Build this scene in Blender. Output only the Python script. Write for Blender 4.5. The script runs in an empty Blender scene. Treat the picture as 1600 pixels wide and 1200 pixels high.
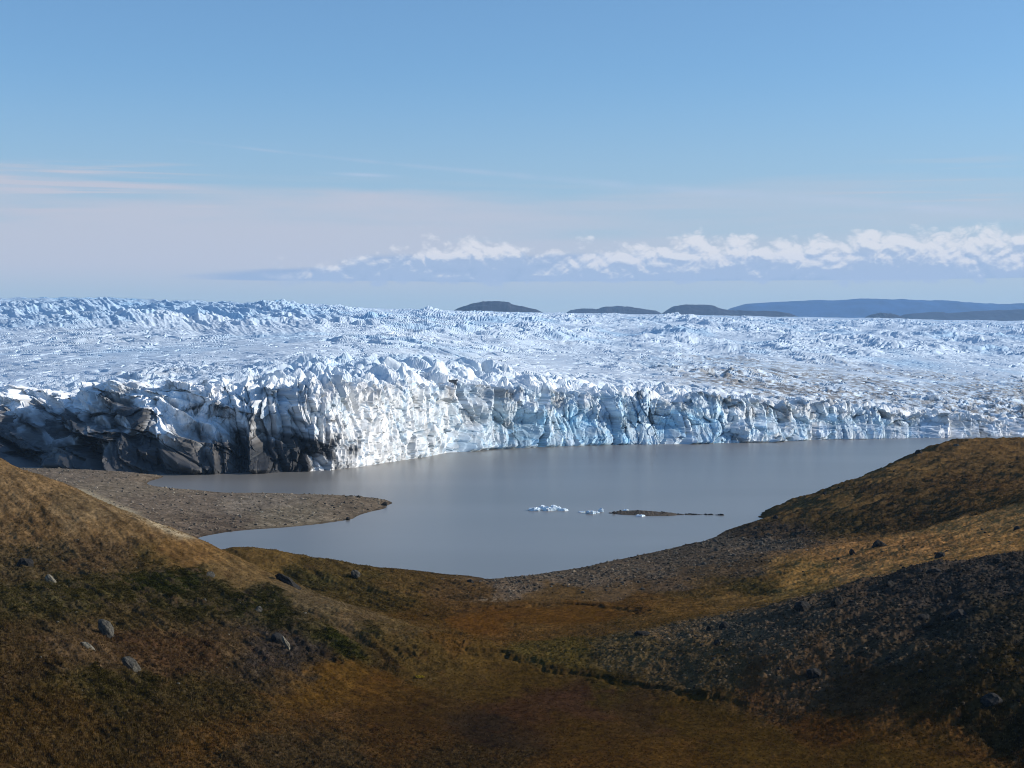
import bpy, math, random
import numpy as np

R = math.radians
S = bpy.context.scene
C = S.collection
random.seed(7)
rng = np.random.default_rng(7)

# ------------------------------------------------------------------ camera
F = 2537.0            # focal length in photo pixels (photo 1600 px wide)
HZ = 560.0            # photo row at eye level
CAMZ = 60.0           # eye height over the lake, metres
cam_d = bpy.data.cameras.new('camera')
cam = bpy.data.objects.new('camera', cam_d); C.objects.link(cam)
cam_d.sensor_width = 36.0
cam_d.lens = 36.0 * F / 1600.0
cam_d.clip_start = 0.5
cam_d.clip_end = 90000.0
cam.location = (0, 0, CAMZ)
cam.rotation_euler = (R(90) - math.atan(40.0 / F), 0, 0)
S.camera = cam

# ------------------------------------------------------------------ sun, sky, exposure
SUN_EL = 21.5
SUN_AZ = 86.0         # degrees clockwise from the view direction (+Y) towards +X
sun_d = bpy.data.lights.new('sun', 'SUN')
sun_d.energy = 5.0
sun_d.angle = R(0.53)
sun_d.color = (1.0, 0.93, 0.84)
sun = bpy.data.objects.new('sun', sun_d); C.objects.link(sun)
sx, sy, sz = (math.sin(R(SUN_AZ)) * math.cos(R(SUN_EL)), math.cos(R(SUN_AZ)) * math.cos(R(SUN_EL)), math.sin(R(SUN_EL)))
sun.rotation_euler = (R(90) - R(SUN_EL), 0, R(180) - R(SUN_AZ) )
from mathutils import Vector
sun.rotation_euler = Vector((sx, sy, sz)).to_track_quat('Z', 'Y').to_euler()
sun.location = (300, 100, 300)

S.view_settings.view_transform = 'Standard'
S.view_settings.look = 'None'
S.view_settings.gamma = 1.0
S.view_settings.use_curve_mapping = False
S.view_settings.exposure = 0.0
S.cycles.use_denoising = True
S.cycles.pixel_filter_type = 'BLACKMAN_HARRIS'
S.cycles.filter_width = 1.0
S.cycles.max_bounces = 6
S.cycles.diffuse_bounces = 3
S.cycles.volume_bounces = 1
S.cycles.sample_clamp_indirect = 4.0


class N:
    """small expression builder for math nodes"""
    def __init__(self, tree, sock): self.t, self.s = tree, sock
    def _m(self, op, *a, clamp=False):
        n = self.t.nodes.new('ShaderNodeMath'); n.operation = op; n.use_clamp = clamp
        for i, v in enumerate((self,) + a):
            if isinstance(v, N): self.t.links.new(v.s, n.inputs[i])
            else: n.inputs[i].default_value = v
        return N(self.t, n.outputs[0])
    def __add__(s, o): return s._m('ADD', o)
    __radd__ = __add__
    def __sub__(s, o): return s._m('SUBTRACT', o)
    def __mul__(s, o): return s._m('MULTIPLY', o)
    __rmul__ = __mul__
    def __truediv__(s, o): return s._m('DIVIDE', o)
    def clamp(s): return s._m('ADD', 0.0, clamp=True)
    def absv(s): return s._m('ABSOLUTE')
    def mx(s, o): return s._m('MAXIMUM', o)
    def mn(s, o): return s._m('MINIMUM', o)
    def pw(s, o): return s._m('POWER', o)
    def step(s, a, b):
        n = s.t.nodes.new('ShaderNodeMapRange'); n.interpolation_type = 'SMOOTHSTEP'
        s.t.links.new(s.s, n.inputs[0]); n.inputs[1].default_value = a; n.inputs[2].default_value = b
        return N(s.t, n.outputs[0])


def comb(t, x, y, z=0.0):
    n = t.nodes.new('ShaderNodeCombineXYZ')
    for i, v in enumerate((x, y, z)):
        if isinstance(v, N): t.links.new(v.s, n.inputs[i])
        else: n.inputs[i].default_value = v
    return n.outputs[0]


def noise(t, vec, scale=1.0, detail=4.0, rough=0.5, dist=0.0, lac=2.0):
    n = t.nodes.new('ShaderNodeTexNoise')
    t.links.new(vec, n.inputs['Vector'])
    n.inputs['Scale'].default_value = scale; n.inputs['Detail'].default_value = detail
    n.inputs['Roughness'].default_value = rough; n.inputs['Distortion'].default_value = dist
    n.inputs['Lacunarity'].default_value = lac
    return N(t, n.outputs[0])


def mixc(t, fac, a, b, mode='MIX'):
    n = t.nodes.new('ShaderNodeMix'); n.data_type = 'RGBA'; n.blend_type = mode
    for sck, v in ((n.inputs[0], fac), (n.inputs[6], a), (n.inputs[7], b)):
        if isinstance(v, N): t.links.new(v.s, sck)
        elif isinstance(v, bpy.types.NodeSocket): t.links.new(v, sck)
        elif isinstance(v, (tuple, list)): sck.default_value = (*v[:3], 1)
        else: sck.default_value = v
    return n.outputs[2]


def build_world():
    w = bpy.data.worlds.new('World'); S.world = w; w.use_nodes = True
    t = w.node_tree; t.nodes.clear()
    out = t.nodes.new('ShaderNodeOutputWorld'); bg = t.nodes.new('ShaderNodeBackground')
    t.links.new(bg.outputs[0], out.inputs[0])
    STR = 0.13
    bg.inputs[1].default_value = STR
    sky = t.nodes.new('ShaderNodeTexSky'); sky.sky_type = 'NISHITA'; sky.sun_disc = False
    sky.sun_elevation = R(SUN_EL); sky.sun_rotation = R(SUN_AZ)
    sky.air_density = 1.0; sky.dust_density = 0.35; sky.ozone_density = 2.0; sky.altitude = 200
    base = mixc(t, 1.0, sky.outputs[0], (0.70, 0.925, 1.12), 'MULTIPLY')
    tc = t.nodes.new('ShaderNodeTexCoord')
    sp = t.nodes.new('ShaderNodeSeparateXYZ'); t.links.new(tc.outputs['Generated'], sp.inputs[0])
    x, y, z = (N(t, sp.outputs[i]) for i in range(3))
    A = x._m('ARCTAN2', y)
    rad = (x * x + y * y).pw(0.5).mx(0.02)
    E = z / rad
    # direction measured in steps of 1/F rad: P across (0 = straight ahead), Q up
    P = A * F
    Q = E * F
    col = base

    def white(c): return tuple(v / STR for v in c)
    # pale layer low over the horizon
    low = Q.step(470.0, 70.0)
    col = mixc(t, low * 0.80, col, white((0.42, 0.50, 0.57)))
    # thin veil of cirrus
    v1 = noise(t, comb(t, P * (1 / 620.0), Q * (1 / 52.0), 3.3), 1.0, 5.0, 0.55, 0.25)
    v2 = noise(t, comb(t, P * (1 / 1300.0), Q * (1 / 160.0), 8.1), 1.0, 3.0, 0.5)
    lefty = P.step(700.0, -350.0)
    topedge = P * (-0.02) + 262.0 + (v2 - 0.5) * 130.0
    inside = ((topedge - Q) * (1 / 70.0) + (v1 - 0.5) * 2.6 + 0.1).step(0.0, 1.0) * Q.step(75.0, 150.0)
    veil = inside * (lefty * 0.42 + 0.5)
    # streaks of ice cloud near the top of the veil
    st = noise(t, comb(t, (P + Q * 1.0) * (1 / 420.0), Q * (1 / 13.0), 1.7), 1.0, 4.0, 0.5, 0.3).step(0.50, 0.72)
    stz = Q.step(205.0, 240.0) * Q.step(310.0, 285.0) * (P.step(-420.0, -620.0) * 0.75 + P.step(420.0, 560.0) * P.step(800., 700.) * 0.45 + 0.10)
    veil = (veil + st * stz * 1.3).clamp()
    col = mixc(t, veil * 0.9, col, white((0.575, 0.57, 0.63)))
    # contrail
    line = P * -0.093 + 286.0 + (v2 - 0.5) * 14.0
    cw = P.step(-480.0, 600.0) * 5.0 + 2.0
    cd = ((Q - line) / cw)
    ct = (cd * cd * -1.0)._m('EXPONENT') * P.step(-560.0, -350.0) * noise(t, comb(t, P * (1 / 120.0), 0.0, 5.0), 1.0, 3.0).step(0.25, 0.75)
    col = mixc(t, ct * 0.34, col, white((0.60, 0.63, 0.76)))
    # short wisp
    wd = (Q - 285.0 - (P + 230.0) * -0.03) * (1 / 2.6)
    wp = (P + 230.0) * (1 / 42.0)
    wi = ((wd * wd + wp * wp) * -1.0)._m('EXPONENT')
    col = mixc(t, wi * 0.4, col, white((0.62, 0.66, 0.80)))

    # grey flat bases: long band
    bn = noise(t, comb(t, P * (1 / 240.0), Q * (1 / 16.0), 2.2), 1.0, 5.0, 0.55, 0.2)
    band = (Q.step(116.0, 124.0) * Q.step(150.0, 128.0) * P.step(-640.0, -330.0)).mx(Q.step(116.0, 124.0) * Q.step(176.0, 146.0) * P.step(-330.0, -200.0))
    bm = (band * 1.25 + (bn - 0.5) * 1.1).step(0.35, 0.95)
    col = mixc(t, bm * 0.85, col, white((0.33, 0.435, 0.61)))

    # cumulus
    def dens(dq, dp=0.0):
        pp = P + dp
        qq = Q + dq
        warp = noise(t, comb(t, pp * (1 / 60.0), qq * (1 / 45.0), 9.0), 1.0, 2.0)
        wx = pp + (warp - 0.5) * 26.0
        bil = None
        for sc_, g_, zz in ((54.0, 1.0, 4.4), (25.0, 0.55, 7.7), (12.0, 0.3, 1.9), (6.0, 0.16, 5.3)):
            q_ = (noise(t, comb(t, wx * (1 / sc_), qq * (1.5 / sc_), zz), 1.0, 0.0) - 0.5).absv() * g_
            bil = q_ if bil is None else bil + q_
        n1 = bil * 1.0 + noise(t, comb(t, pp * (1 / 170.0), qq * (1 / 60.0), 3.1), 1.0, 2.0) * 0.55 + 0.06
        n2 = noise(t, comb(t, pp * (1 / 330.0), 0.0, 6.55), 1.0, 3.0)
        top = n2 * 40.0 + 161.0 + pp.step(300.0, 700.0) * 14.0 - pp.step(-100.0, -360.0) * 34.0
        up = (top - qq) * (1 / 26.0)
        dn = (qq - 117.0) * (1 / 9.0)
        return up.mn(dn).mn(0.9) + (n1 - 0.5) * 3.6 + (warp - 0.5) * 0.2
    gate = P.step(-420.0, -260.0)
    d0 = dens(0.0)
    d1 = dens(7.0, 3.0)
    m = d0.step(0.0, 0.9) * gate
    lit = ((d0 - d1) * 0.8 + (Q - 138.0) * (1 / 52.0) + (m * -1.0 + 1.0) * 0.25 + (noise(t, comb(t, P * (1 / 130.0), Q * (1 / 60.0), 2.9), 1.0, 2.0) - 0.5) * 1.6 ).step(0.05, 0.95)
    ccol = mixc(t, lit, white((0.41, 0.50, 0.65)), white((0.86, 0.83, 0.82)))
    col = mixc(t, m * 0.80, col, ccol)
    t.links.new(col, bg.inputs[0])
build_world()

# ------------------------------------------------------------------ numeric noise
def _h(ix, iy, seed):
    h = (ix.astype(np.uint32) * np.uint32(374761393) + iy.astype(np.uint32) * np.uint32(668265263) + np.uint32(seed * 2246822519 & 0xffffffff))
    h = (h ^ (h >> np.uint32(13))) * np.uint32(1274126177)
    h = h ^ (h >> np.uint32(16))
    h = h * np.uint32(2654435761 & 0xffffffff)
    return h ^ (h >> np.uint32(15))

def rnd(ix, iy, seed):
    return _h(ix, iy, seed).astype(np.float64) / 4294967295.0

def perlin(x, y, seed=0):
    x0 = np.floor(x); y0 = np.floor(y)
    fx = x - x0; fy = y - y0
    ix = x0.astype(np.int64); iy = y0.astype(np.int64)
    def g(ax, ay, dx, dy):
        a = rnd(ax, ay, seed) * 2 * np.pi
        return np.cos(a) * dx + np.sin(a) * dy
    u = fx * fx * fx * (fx * (fx * 6 - 15) + 10); v = fy * fy * fy * (fy * (fy * 6 - 15) + 10)
    a = g(ix, iy, fx, fy); b = g(ix + 1, iy, fx - 1, fy)
    c = g(ix, iy + 1, fx, fy - 1); d = g(ix + 1, iy + 1, fx - 1, fy - 1)
    return (a + (b - a) * u + ((c + (d - c) * u) - (a + (b - a) * u)) * v) * 1.5

def fbm(x, y, oct=4, seed=0, gain=0.5, ridged=False):
    s = 0; a = 1; tot = 0
    for o in range(oct):
        n = perlin(x * 2 ** o + o * 17.3, y * 2 ** o - o * 9.1, seed + o)
        if ridged: n = 1 - 2 * np.abs(n)
        s = s + a * n; tot += a; a *= gain
    return s / tot

def worley(x, y, seed=0, jit=0.9):
    """F1, F2, random id of the nearest cell, offset to its centre"""
    x0 = np.floor(x).astype(np.int64); y0 = np.floor(y).astype(np.int64)
    f1 = np.full(x.shape, 9.0); f2 = np.full(x.shape, 9.0)
    cx = np.zeros(x.shape, np.int64); cy = np.zeros(x.shape, np.int64)
    ox = np.zeros(x.shape); oy = np.zeros(x.shape)
    for di in (-1, 0, 1):
        for dj in (-1, 0, 1):
            ax = x0 + di; ay = y0 + dj
            px = ax + 0.5 + jit * (rnd(ax, ay, seed) - 0.5); py = ay + 0.5 + jit * (rnd(ax, ay, seed + 1) - 0.5)
            d = np.hypot(x - px, y - py)
            n1 = d < f1
            f2 = np.where(n1, f1, np.minimum(f2, d))
            ox = np.where(n1, x - px, ox); oy = np.where(n1, y - py, oy)
            cx = np.where(n1, ax, cx); cy = np.where(n1, ay, cy)
            f1 = np.where(n1, d, f1)
    return f1, f2, cx, cy, ox, oy

def facets(x, y, seed, tilt=1.0, bias=0.0):
    """blocky broken relief: every cell its own level and slope; returns about -1..1"""
    f1, f2, cx, cy, ox, oy = worley(x, y, seed)
    lev = rnd(cx, cy, seed + 11) * 2 - 1
    ta = (rnd(cx, cy, seed + 12) * 2 - 1) * tilt; tb = (rnd(cx, cy, seed + 13) * 2 - 1) * tilt
    return lev * 0.5 + (ta - bias) * ox + tb * oy, f2 - f1, cx, cy

def sst(a, b, v):
    t = np.clip((v - a) / (b - a), 0, 1); return t * t * (3 - 2 * t)

def seg_dist(x, y, pts):
    """distance to a polyline and the signed side (positive = farther from the camera)"""
    best = np.full(x.shape, 1e9); side = np.zeros(x.shape)
    for (ax, ay), (bx, by) in zip(pts[:-1], pts[1:]):
        dx, dy = bx - ax, by - ay
        L = dx * dx + dy * dy + 1e-9
        t = np.clip(((x - ax) * dx + (y - ay) * dy) / L, 0, 1)
        ex, ey = x - ax - t * dx, y - ay - t * dy
        d = np.hypot(ex, ey)
        n = d < best
        side = np.where(n, np.sign(dx * (y - ay) - dy * (x - ax)), side)
        best = np.where(n, d, best)
    return best, side

def poly_in(x, y, P):
    ins = np.zeros(x.shape, bool)
    j = len(P) - 1
    for i in range(len(P)):
        xi, yi = P[i]; xj, yj = P[j]
        c = ((yi > y) != (yj > y)) & (x < (xj - xi) * (y - yi) / (yj - yi + 1e-12) + xi)
        ins ^= c; j = i
    return ins

# ------------------------------------------------------------------ mesh helpers
def grid_faces(nr, nc):
    i = np.arange(nr - 1)[:, None] * nc + np.arange(nc - 1)[None, :]
    return np.stack([i, i + 1, i + nc + 1, i + nc], -1).reshape(-1, 4)

def mesh_np(name, V, Fc, mat, cols=None, smooth=True, kind=None, label=None, cat=None, group=None, parent=None, link=True):
    me = bpy.data.meshes.new(name)
    V = np.ascontiguousarray(V, np.float32).reshape(-1, 3); Fc = np.ascontiguousarray(Fc, np.int32)
    k = Fc.shape[1]
    me.vertices.add(len(V)); me.vertices.foreach_set('co', V.ravel())
    me.loops.add(Fc.size); me.loops.foreach_set('vertex_index', Fc.ravel())
    me.polygons.add(len(Fc)); me.polygons.foreach_set('loop_start', np.arange(0, Fc.size, k, dtype=np.int32))
    try: me.polygons.foreach_set('loop_total', np.full(len(Fc), k, np.int32))
    except Exception: pass
    me.polygons.foreach_set('use_smooth', np.full(len(Fc), smooth, bool))
    me.update(calc_edges=True)
    if cols is not None:
        a = me.color_attributes.new('Col', 'FLOAT_COLOR', 'POINT')
        c4 = np.ones((len(V), 4), np.float32); c4[:, :cols.shape[1]] = cols
        a.data.foreach_set('color', c4.ravel())
    me.materials.append(mat)
    o = bpy.data.objects.new(name, me)
    if link: C.objects.link(o)
    if parent: o.parent = parent
    tag(o, label, cat, group, kind)
    return o

def tag(o, label=None, cat=None, group=None, kind=None):
    if label: o['label'] = label
    if cat: o['category'] = cat
    if group: o['group'] = group
    if kind: o['kind'] = kind
    return o

def material(name):
    m = bpy.data.materials.new(name); m.use_nodes = True
    t = m.node_tree; b = t.nodes['Principled BSDF']
    return m, t, b

def attr_material(name, rough, spec, fine, amp, bump=0.0, bump_scale=2.0, detail=4.0):
    """vertex colour varied by fine noise in object space"""
    m, t, b = material(name)
    a = t.nodes.new('ShaderNodeAttribute'); a.attribute_name = 'Col'
    tc = t.nodes.new('ShaderNodeTexCoord')
    n = noise(t, tc.outputs['Object'], fine, detail, 0.62)
    f = n * (2 * amp) + (1 - amp)
    col = mixc(t, 1.0, a.outputs['Color'], comb(t, f, f, f), 'MULTIPLY')
    t.links.new(col, b.inputs['Base Color'])
    b.inputs['Roughness'].default_value = rough
    b.inputs['Specular IOR Level'].default_value = spec
    if bump:
        nb = noise(t, tc.outputs['Object'], bump_scale, 5.0, 0.65)
        bu = t.nodes.new('ShaderNodeBump'); bu.inputs['Strength'].default_value = 1.0; bu.inputs['Distance'].default_value = bump
        t.links.new(nb.s, bu.inputs['Height']); t.links.new(bu.outputs[0], b.inputs['Normal'])
    return m

def lin(c):
    c = np.asarray(c, float) / 255.0
    return np.where(c < 0.04045, c / 12.92, ((c + 0.055) / 1.055) ** 2.4)

# ------------------------------------------------------------------ terrain: control points
def W(px, row, Y):
    """point seen at photo (px,row) at distance Y"""
    return ((px - 800) / F * Y, Y, CAMZ - (row - HZ) / F * Y)
def WL(px, row, z=0.0):
    Y = (CAMZ - z) * F / (row - HZ); return ((px - 800) / F * Y, Y, z)

cp = []
# left hill: crest, back, face
crestL = [(-120, 690, 395), (0, 716, 400), (55, 747, 392), (100, 757, 384), (200, 800, 366), (287, 834, 352), (358, 868, 346), (430, 908, 338), (550, 950, 322), (680, 986, 306)]
for p in crestL: cp.append(W(*p))
for (px, row, Y), (dy, dz) in zip(crestL, [(50, 13), (50, 13), (50, 13), (50, 13), (50, 13), (50, 12), (45, 8), (35, 5), (30, 4), (30, 4)]):
    x, y, z = W(px, row, Y); cp.append((x * 1.1, y + dy, max(z - dz, 3.5)))
for p in [(0, 850, 320), (100, 900, 300), (0, 1000, 235), (200, 1000, 258), (100, 1100, 212), (0, 1200, 178), (200, 1200, 190), (250, 930, 300), (350, 980, 285), (300, 1080, 238),
          (450, 1010, 280), (-250, 1000, 220), (-250, 1200, 165), (-300, 800, 340), (560, 1025, 283), (200, 860, 330), (350, 1160, 208)]: cp.append(W(*p))
# knob ridge by the lake
for p in [(360, 855, 405), (417, 863, 425), (480, 871, 428), (560, 884, 428), (640, 899, 430), (700, 909, 433), (745, 918, 432), (500, 915, 385), (620, 935, 375), (700, 940, 385)]: cp.append(W(*p))
for x, y, z in [(-62, 480, -1.0), (-45, 478, -1.0), (-22, 466, -1.0), (-75, 500, -1.2), (-13, 438, 0.9), (-22, 437, .8), (-5, 431, 1.5), (-15, 430, 1.5)]: cp.append((x, y, z))
# valley floor and bogs
for px, row, z in [(770, 934, 2.6), (820, 960, 3.6), (720, 975, 4.2), (950, 965, 3.6), (1010, 950, 3.9), (700, 1000, 5.0), (850, 1000, 4.6), (600, 1060, 6.0), (800, 1050, 5.2), (950, 1060, 5.4), (700, 1100, 5.5), (900, 1100, 5.3),
                   (1100, 1110, 5.5), (800, 1160, 5.6), (1000, 1160, 5.6), (500, 1120, 6.6), (1200, 1180, 6.2), (700, 1200, 7.0), (1000, 1230, 7.2), (500, 1200, 8.0), (1400, 1180, 7.6), (1300, 1125, 7.4), (1600, 1165, 8.4), (1600, 1230, 8.4)]: cp.append(WL(px, row, z))
# beach on the right of the gap
for px, row in [(752, 906), (800, 903), (870, 893), (940, 880), (1000, 868), (1060, 854), (1130, 833), (1200, 811)]: cp.append(WL(px, row, 0.0))
for px, row, z in [(850, 925, 2.2), (960, 915, 2.8), (1080, 900, 4.0), (1180, 870, 4.2), (1130, 880, 3.8), (1000, 900, 2.8), (1230, 850, 4.4)]: cp.append(WL(px, row, z))
# far right hill
crestR = [(1218, 807, 592), (1260, 787, 602), (1300, 770, 615), (1360, 745, 640), (1420, 718, 668), (1450, 704, 690), (1490, 692, 712), (1540, 689, 725), (1600, 689, 735), (1750, 686, 740), (2000, 690, 740)]
for p in crestR: cp.append(W(*p))
for px, row, Y in crestR[1:]:
    x, y, z = W(px, row, Y); cp.append((x * 1.0 - 4, y + 80, max(z - 24, -3.5)))
for p in [(1250, 838, 515), (1320, 842, 478), (1400, 835, 470), (1450, 822, 468), (1520, 802, 464), (1600, 775, 460), (1400, 775, 565), (1500, 745, 600), (1600, 730, 610), (1300, 805, 548), (1800, 740, 590)]: cp.append(W(*p))
for px, row, Y in crestR[3:]:
    x, y, z = W(px, row, Y); cp.append((x + 3, y + 28, z - 3.0))
cp += [(89, 612, -.5), (92, 625, -1.0), (108, 690, -2.5)]
for p in [(1600, 705, 690), (1500, 712, 670), (1700, 700, 700)]: cp.append(W(*p))
# golden slope
for p in [(1330, 858, 425), (1450, 838, 425), (1600, 795, 425), (1600, 835, 385), (1450, 870, 380), (1300, 905, 378), (1200, 930, 370), (1120, 950, 362), (1200, 895, 410), (1060, 960, 350), (1850, 800, 380)]: cp.append(W(*p))
# near rocky slope
for p in [(1600, 866, 305), (1480, 888, 303), (1380, 908, 302), (1310, 928, 302), (1240, 947, 300), (1130, 972, 304), (1000, 994, 304), (930, 1012, 296), (1600, 1000, 244), (1500, 1050, 236), (1400, 1000, 262), (1250, 1020, 264),
          (1100, 1030, 277), (1600, 1080, 228), (1850, 900, 270), (1850, 1100, 210), (1300, 1080, 250), (1000, 1040, 282)]: cp.append(W(*p))
for px, row, Y in [(1600, 866, 305), (1480, 888, 303), (1380, 908, 302), (1240, 947, 300)]:
    x, y, z = W(px, row, Y); cp.append((x * 1.06, y + 28, z - 3.5))
# spit on the left
spit = [WL(px, row, 0)[:2] for px, row in [(255, 744), (310, 766), (350, 770), (400, 770), (470, 772), (560, 776), (590, 779), (613, 787), (603, 794), (572, 802), (548, 812), (500, 819), (440, 825), (380, 829), (330, 836), (300, 850)]]
for p in spit: cp.append((p[0], p[1], 0.0))
for px, row, z in [(200, 760, 2.4), (120, 745, 3.0), (250, 790, 2.4), (350, 795, 1.6), (450, 795, 1.3), (540, 793, .9), (60, 735, 4.2), (-100, 735, 4.5), (300, 815, 1.6), (200, 800, 3.5), (-300, 740, 5), (420, 812, .9), (150, 742, 2.8)]: cp.append(WL(px, row, z))
# lake bed
for px, row in [(300, 752), (360, 760), (450, 760), (560, 765), (640, 775), (655, 790), (640, 805), (590, 818), (500, 832), (430, 838), (380, 848), (700, 850), (900, 850), (800, 880), (640, 870), (1000, 830), (1100, 800), (1150, 780), (1000, 760), (800, 740), (600, 735), (550, 850), (1250, 740), (700, 800), (900, 720), (1350, 700)]:
    x, y, _ = WL(px, row); cp.append((x, y, -3.0))
for x, y in [(300, 900), (420, 960), (130, 790), (190, 850), (250, 900), (60, 900), (-60, 850), (-100, 820), (-130, 790), (-60, 950), (0, 980), (-110, 900), (-150, 850)]: cp.append((x, y, -6.0))
# near: the slope the camera stands on
for x in (-90, -40, 0, 40, 90):
    cp.append((x, 0, 57.0 + abs(x) * 0.02)); cp.append((x, 60, 38)); cp.append((x * 1.2, 115, 22))
cp = np.array(cp)

def tps_fit(P, lam):
    n = len(P); X = P[:, :2] / 100.0
    d = np.hypot(X[:, None, 0] - X[None, :, 0], X[:, None, 1] - X[None, :, 1])
    K = np.where(d > 0, d * d * np.log(d + 1e-12), 0) + lam * np.eye(n)
    Q = np.c_[np.ones(n), X]
    M = np.zeros((n + 3, n + 3)); M[:n, :n] = K; M[:n, n:] = Q; M[n:, :n] = Q.T
    return np.linalg.solve(M, np.r_[P[:, 2], 0, 0, 0]), X
tw, tX = tps_fit(cp, 0.0015)

def ground_base(x, y):
    sh = x.shape; x = x.ravel() / 100.0; y = y.ravel() / 100.0
    out = np.empty(x.shape)
    for s in range(0, len(x), 60000):
        a = x[s:s + 60000]; b = y[s:s + 60000]
        r2 = (a[:, None] - tX[None, :, 0]) ** 2 + (b[:, None] - tX[None, :, 1]) ** 2
        out[s:s + 60000] = (0.5 * r2 * np.log(r2 + 1e-12)) @ tw[:-3] + tw[-3] + tw[-2] * a + tw[-1] * b
    return out.reshape(sh)

# a coarse copy of the smooth terrain, used to find where a sight line meets it
def hit(px, row):
    Ys = np.arange(120, 900, 0.5)
    x = (px - 800) / F * Ys
    z = ground_base(x, Ys)
    zr = CAMZ - (row - HZ) / F * Ys
    k = np.nonzero(zr <= z)[0]
    i = k[0] if len(k) else len(Ys) - 1
    return x[i], Ys[i], z[i]

def hits(pts): return [hit(*p) for p in pts]

# peat banks: the ground behind stands a little higher than the wet ground in front
banks = [[(745, 1014), (775, 1020), (800, 1026), (850, 1041), (900, 1050), (950, 1060), (1000, 1070), (1060, 1078), (1110, 1088)],
         [(640, 962), (700, 956), (760, 952), (800, 948), (860, 944), (915, 945), (950, 949), (1010, 955)],
         [(470, 1010), (520, 1022), (580, 1022), (640, 1018)]]
bank_w = [[h[:2] for h in hits(b)] for b in banks]
bank_h = [0.38, 0.4, 0.3]

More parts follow.
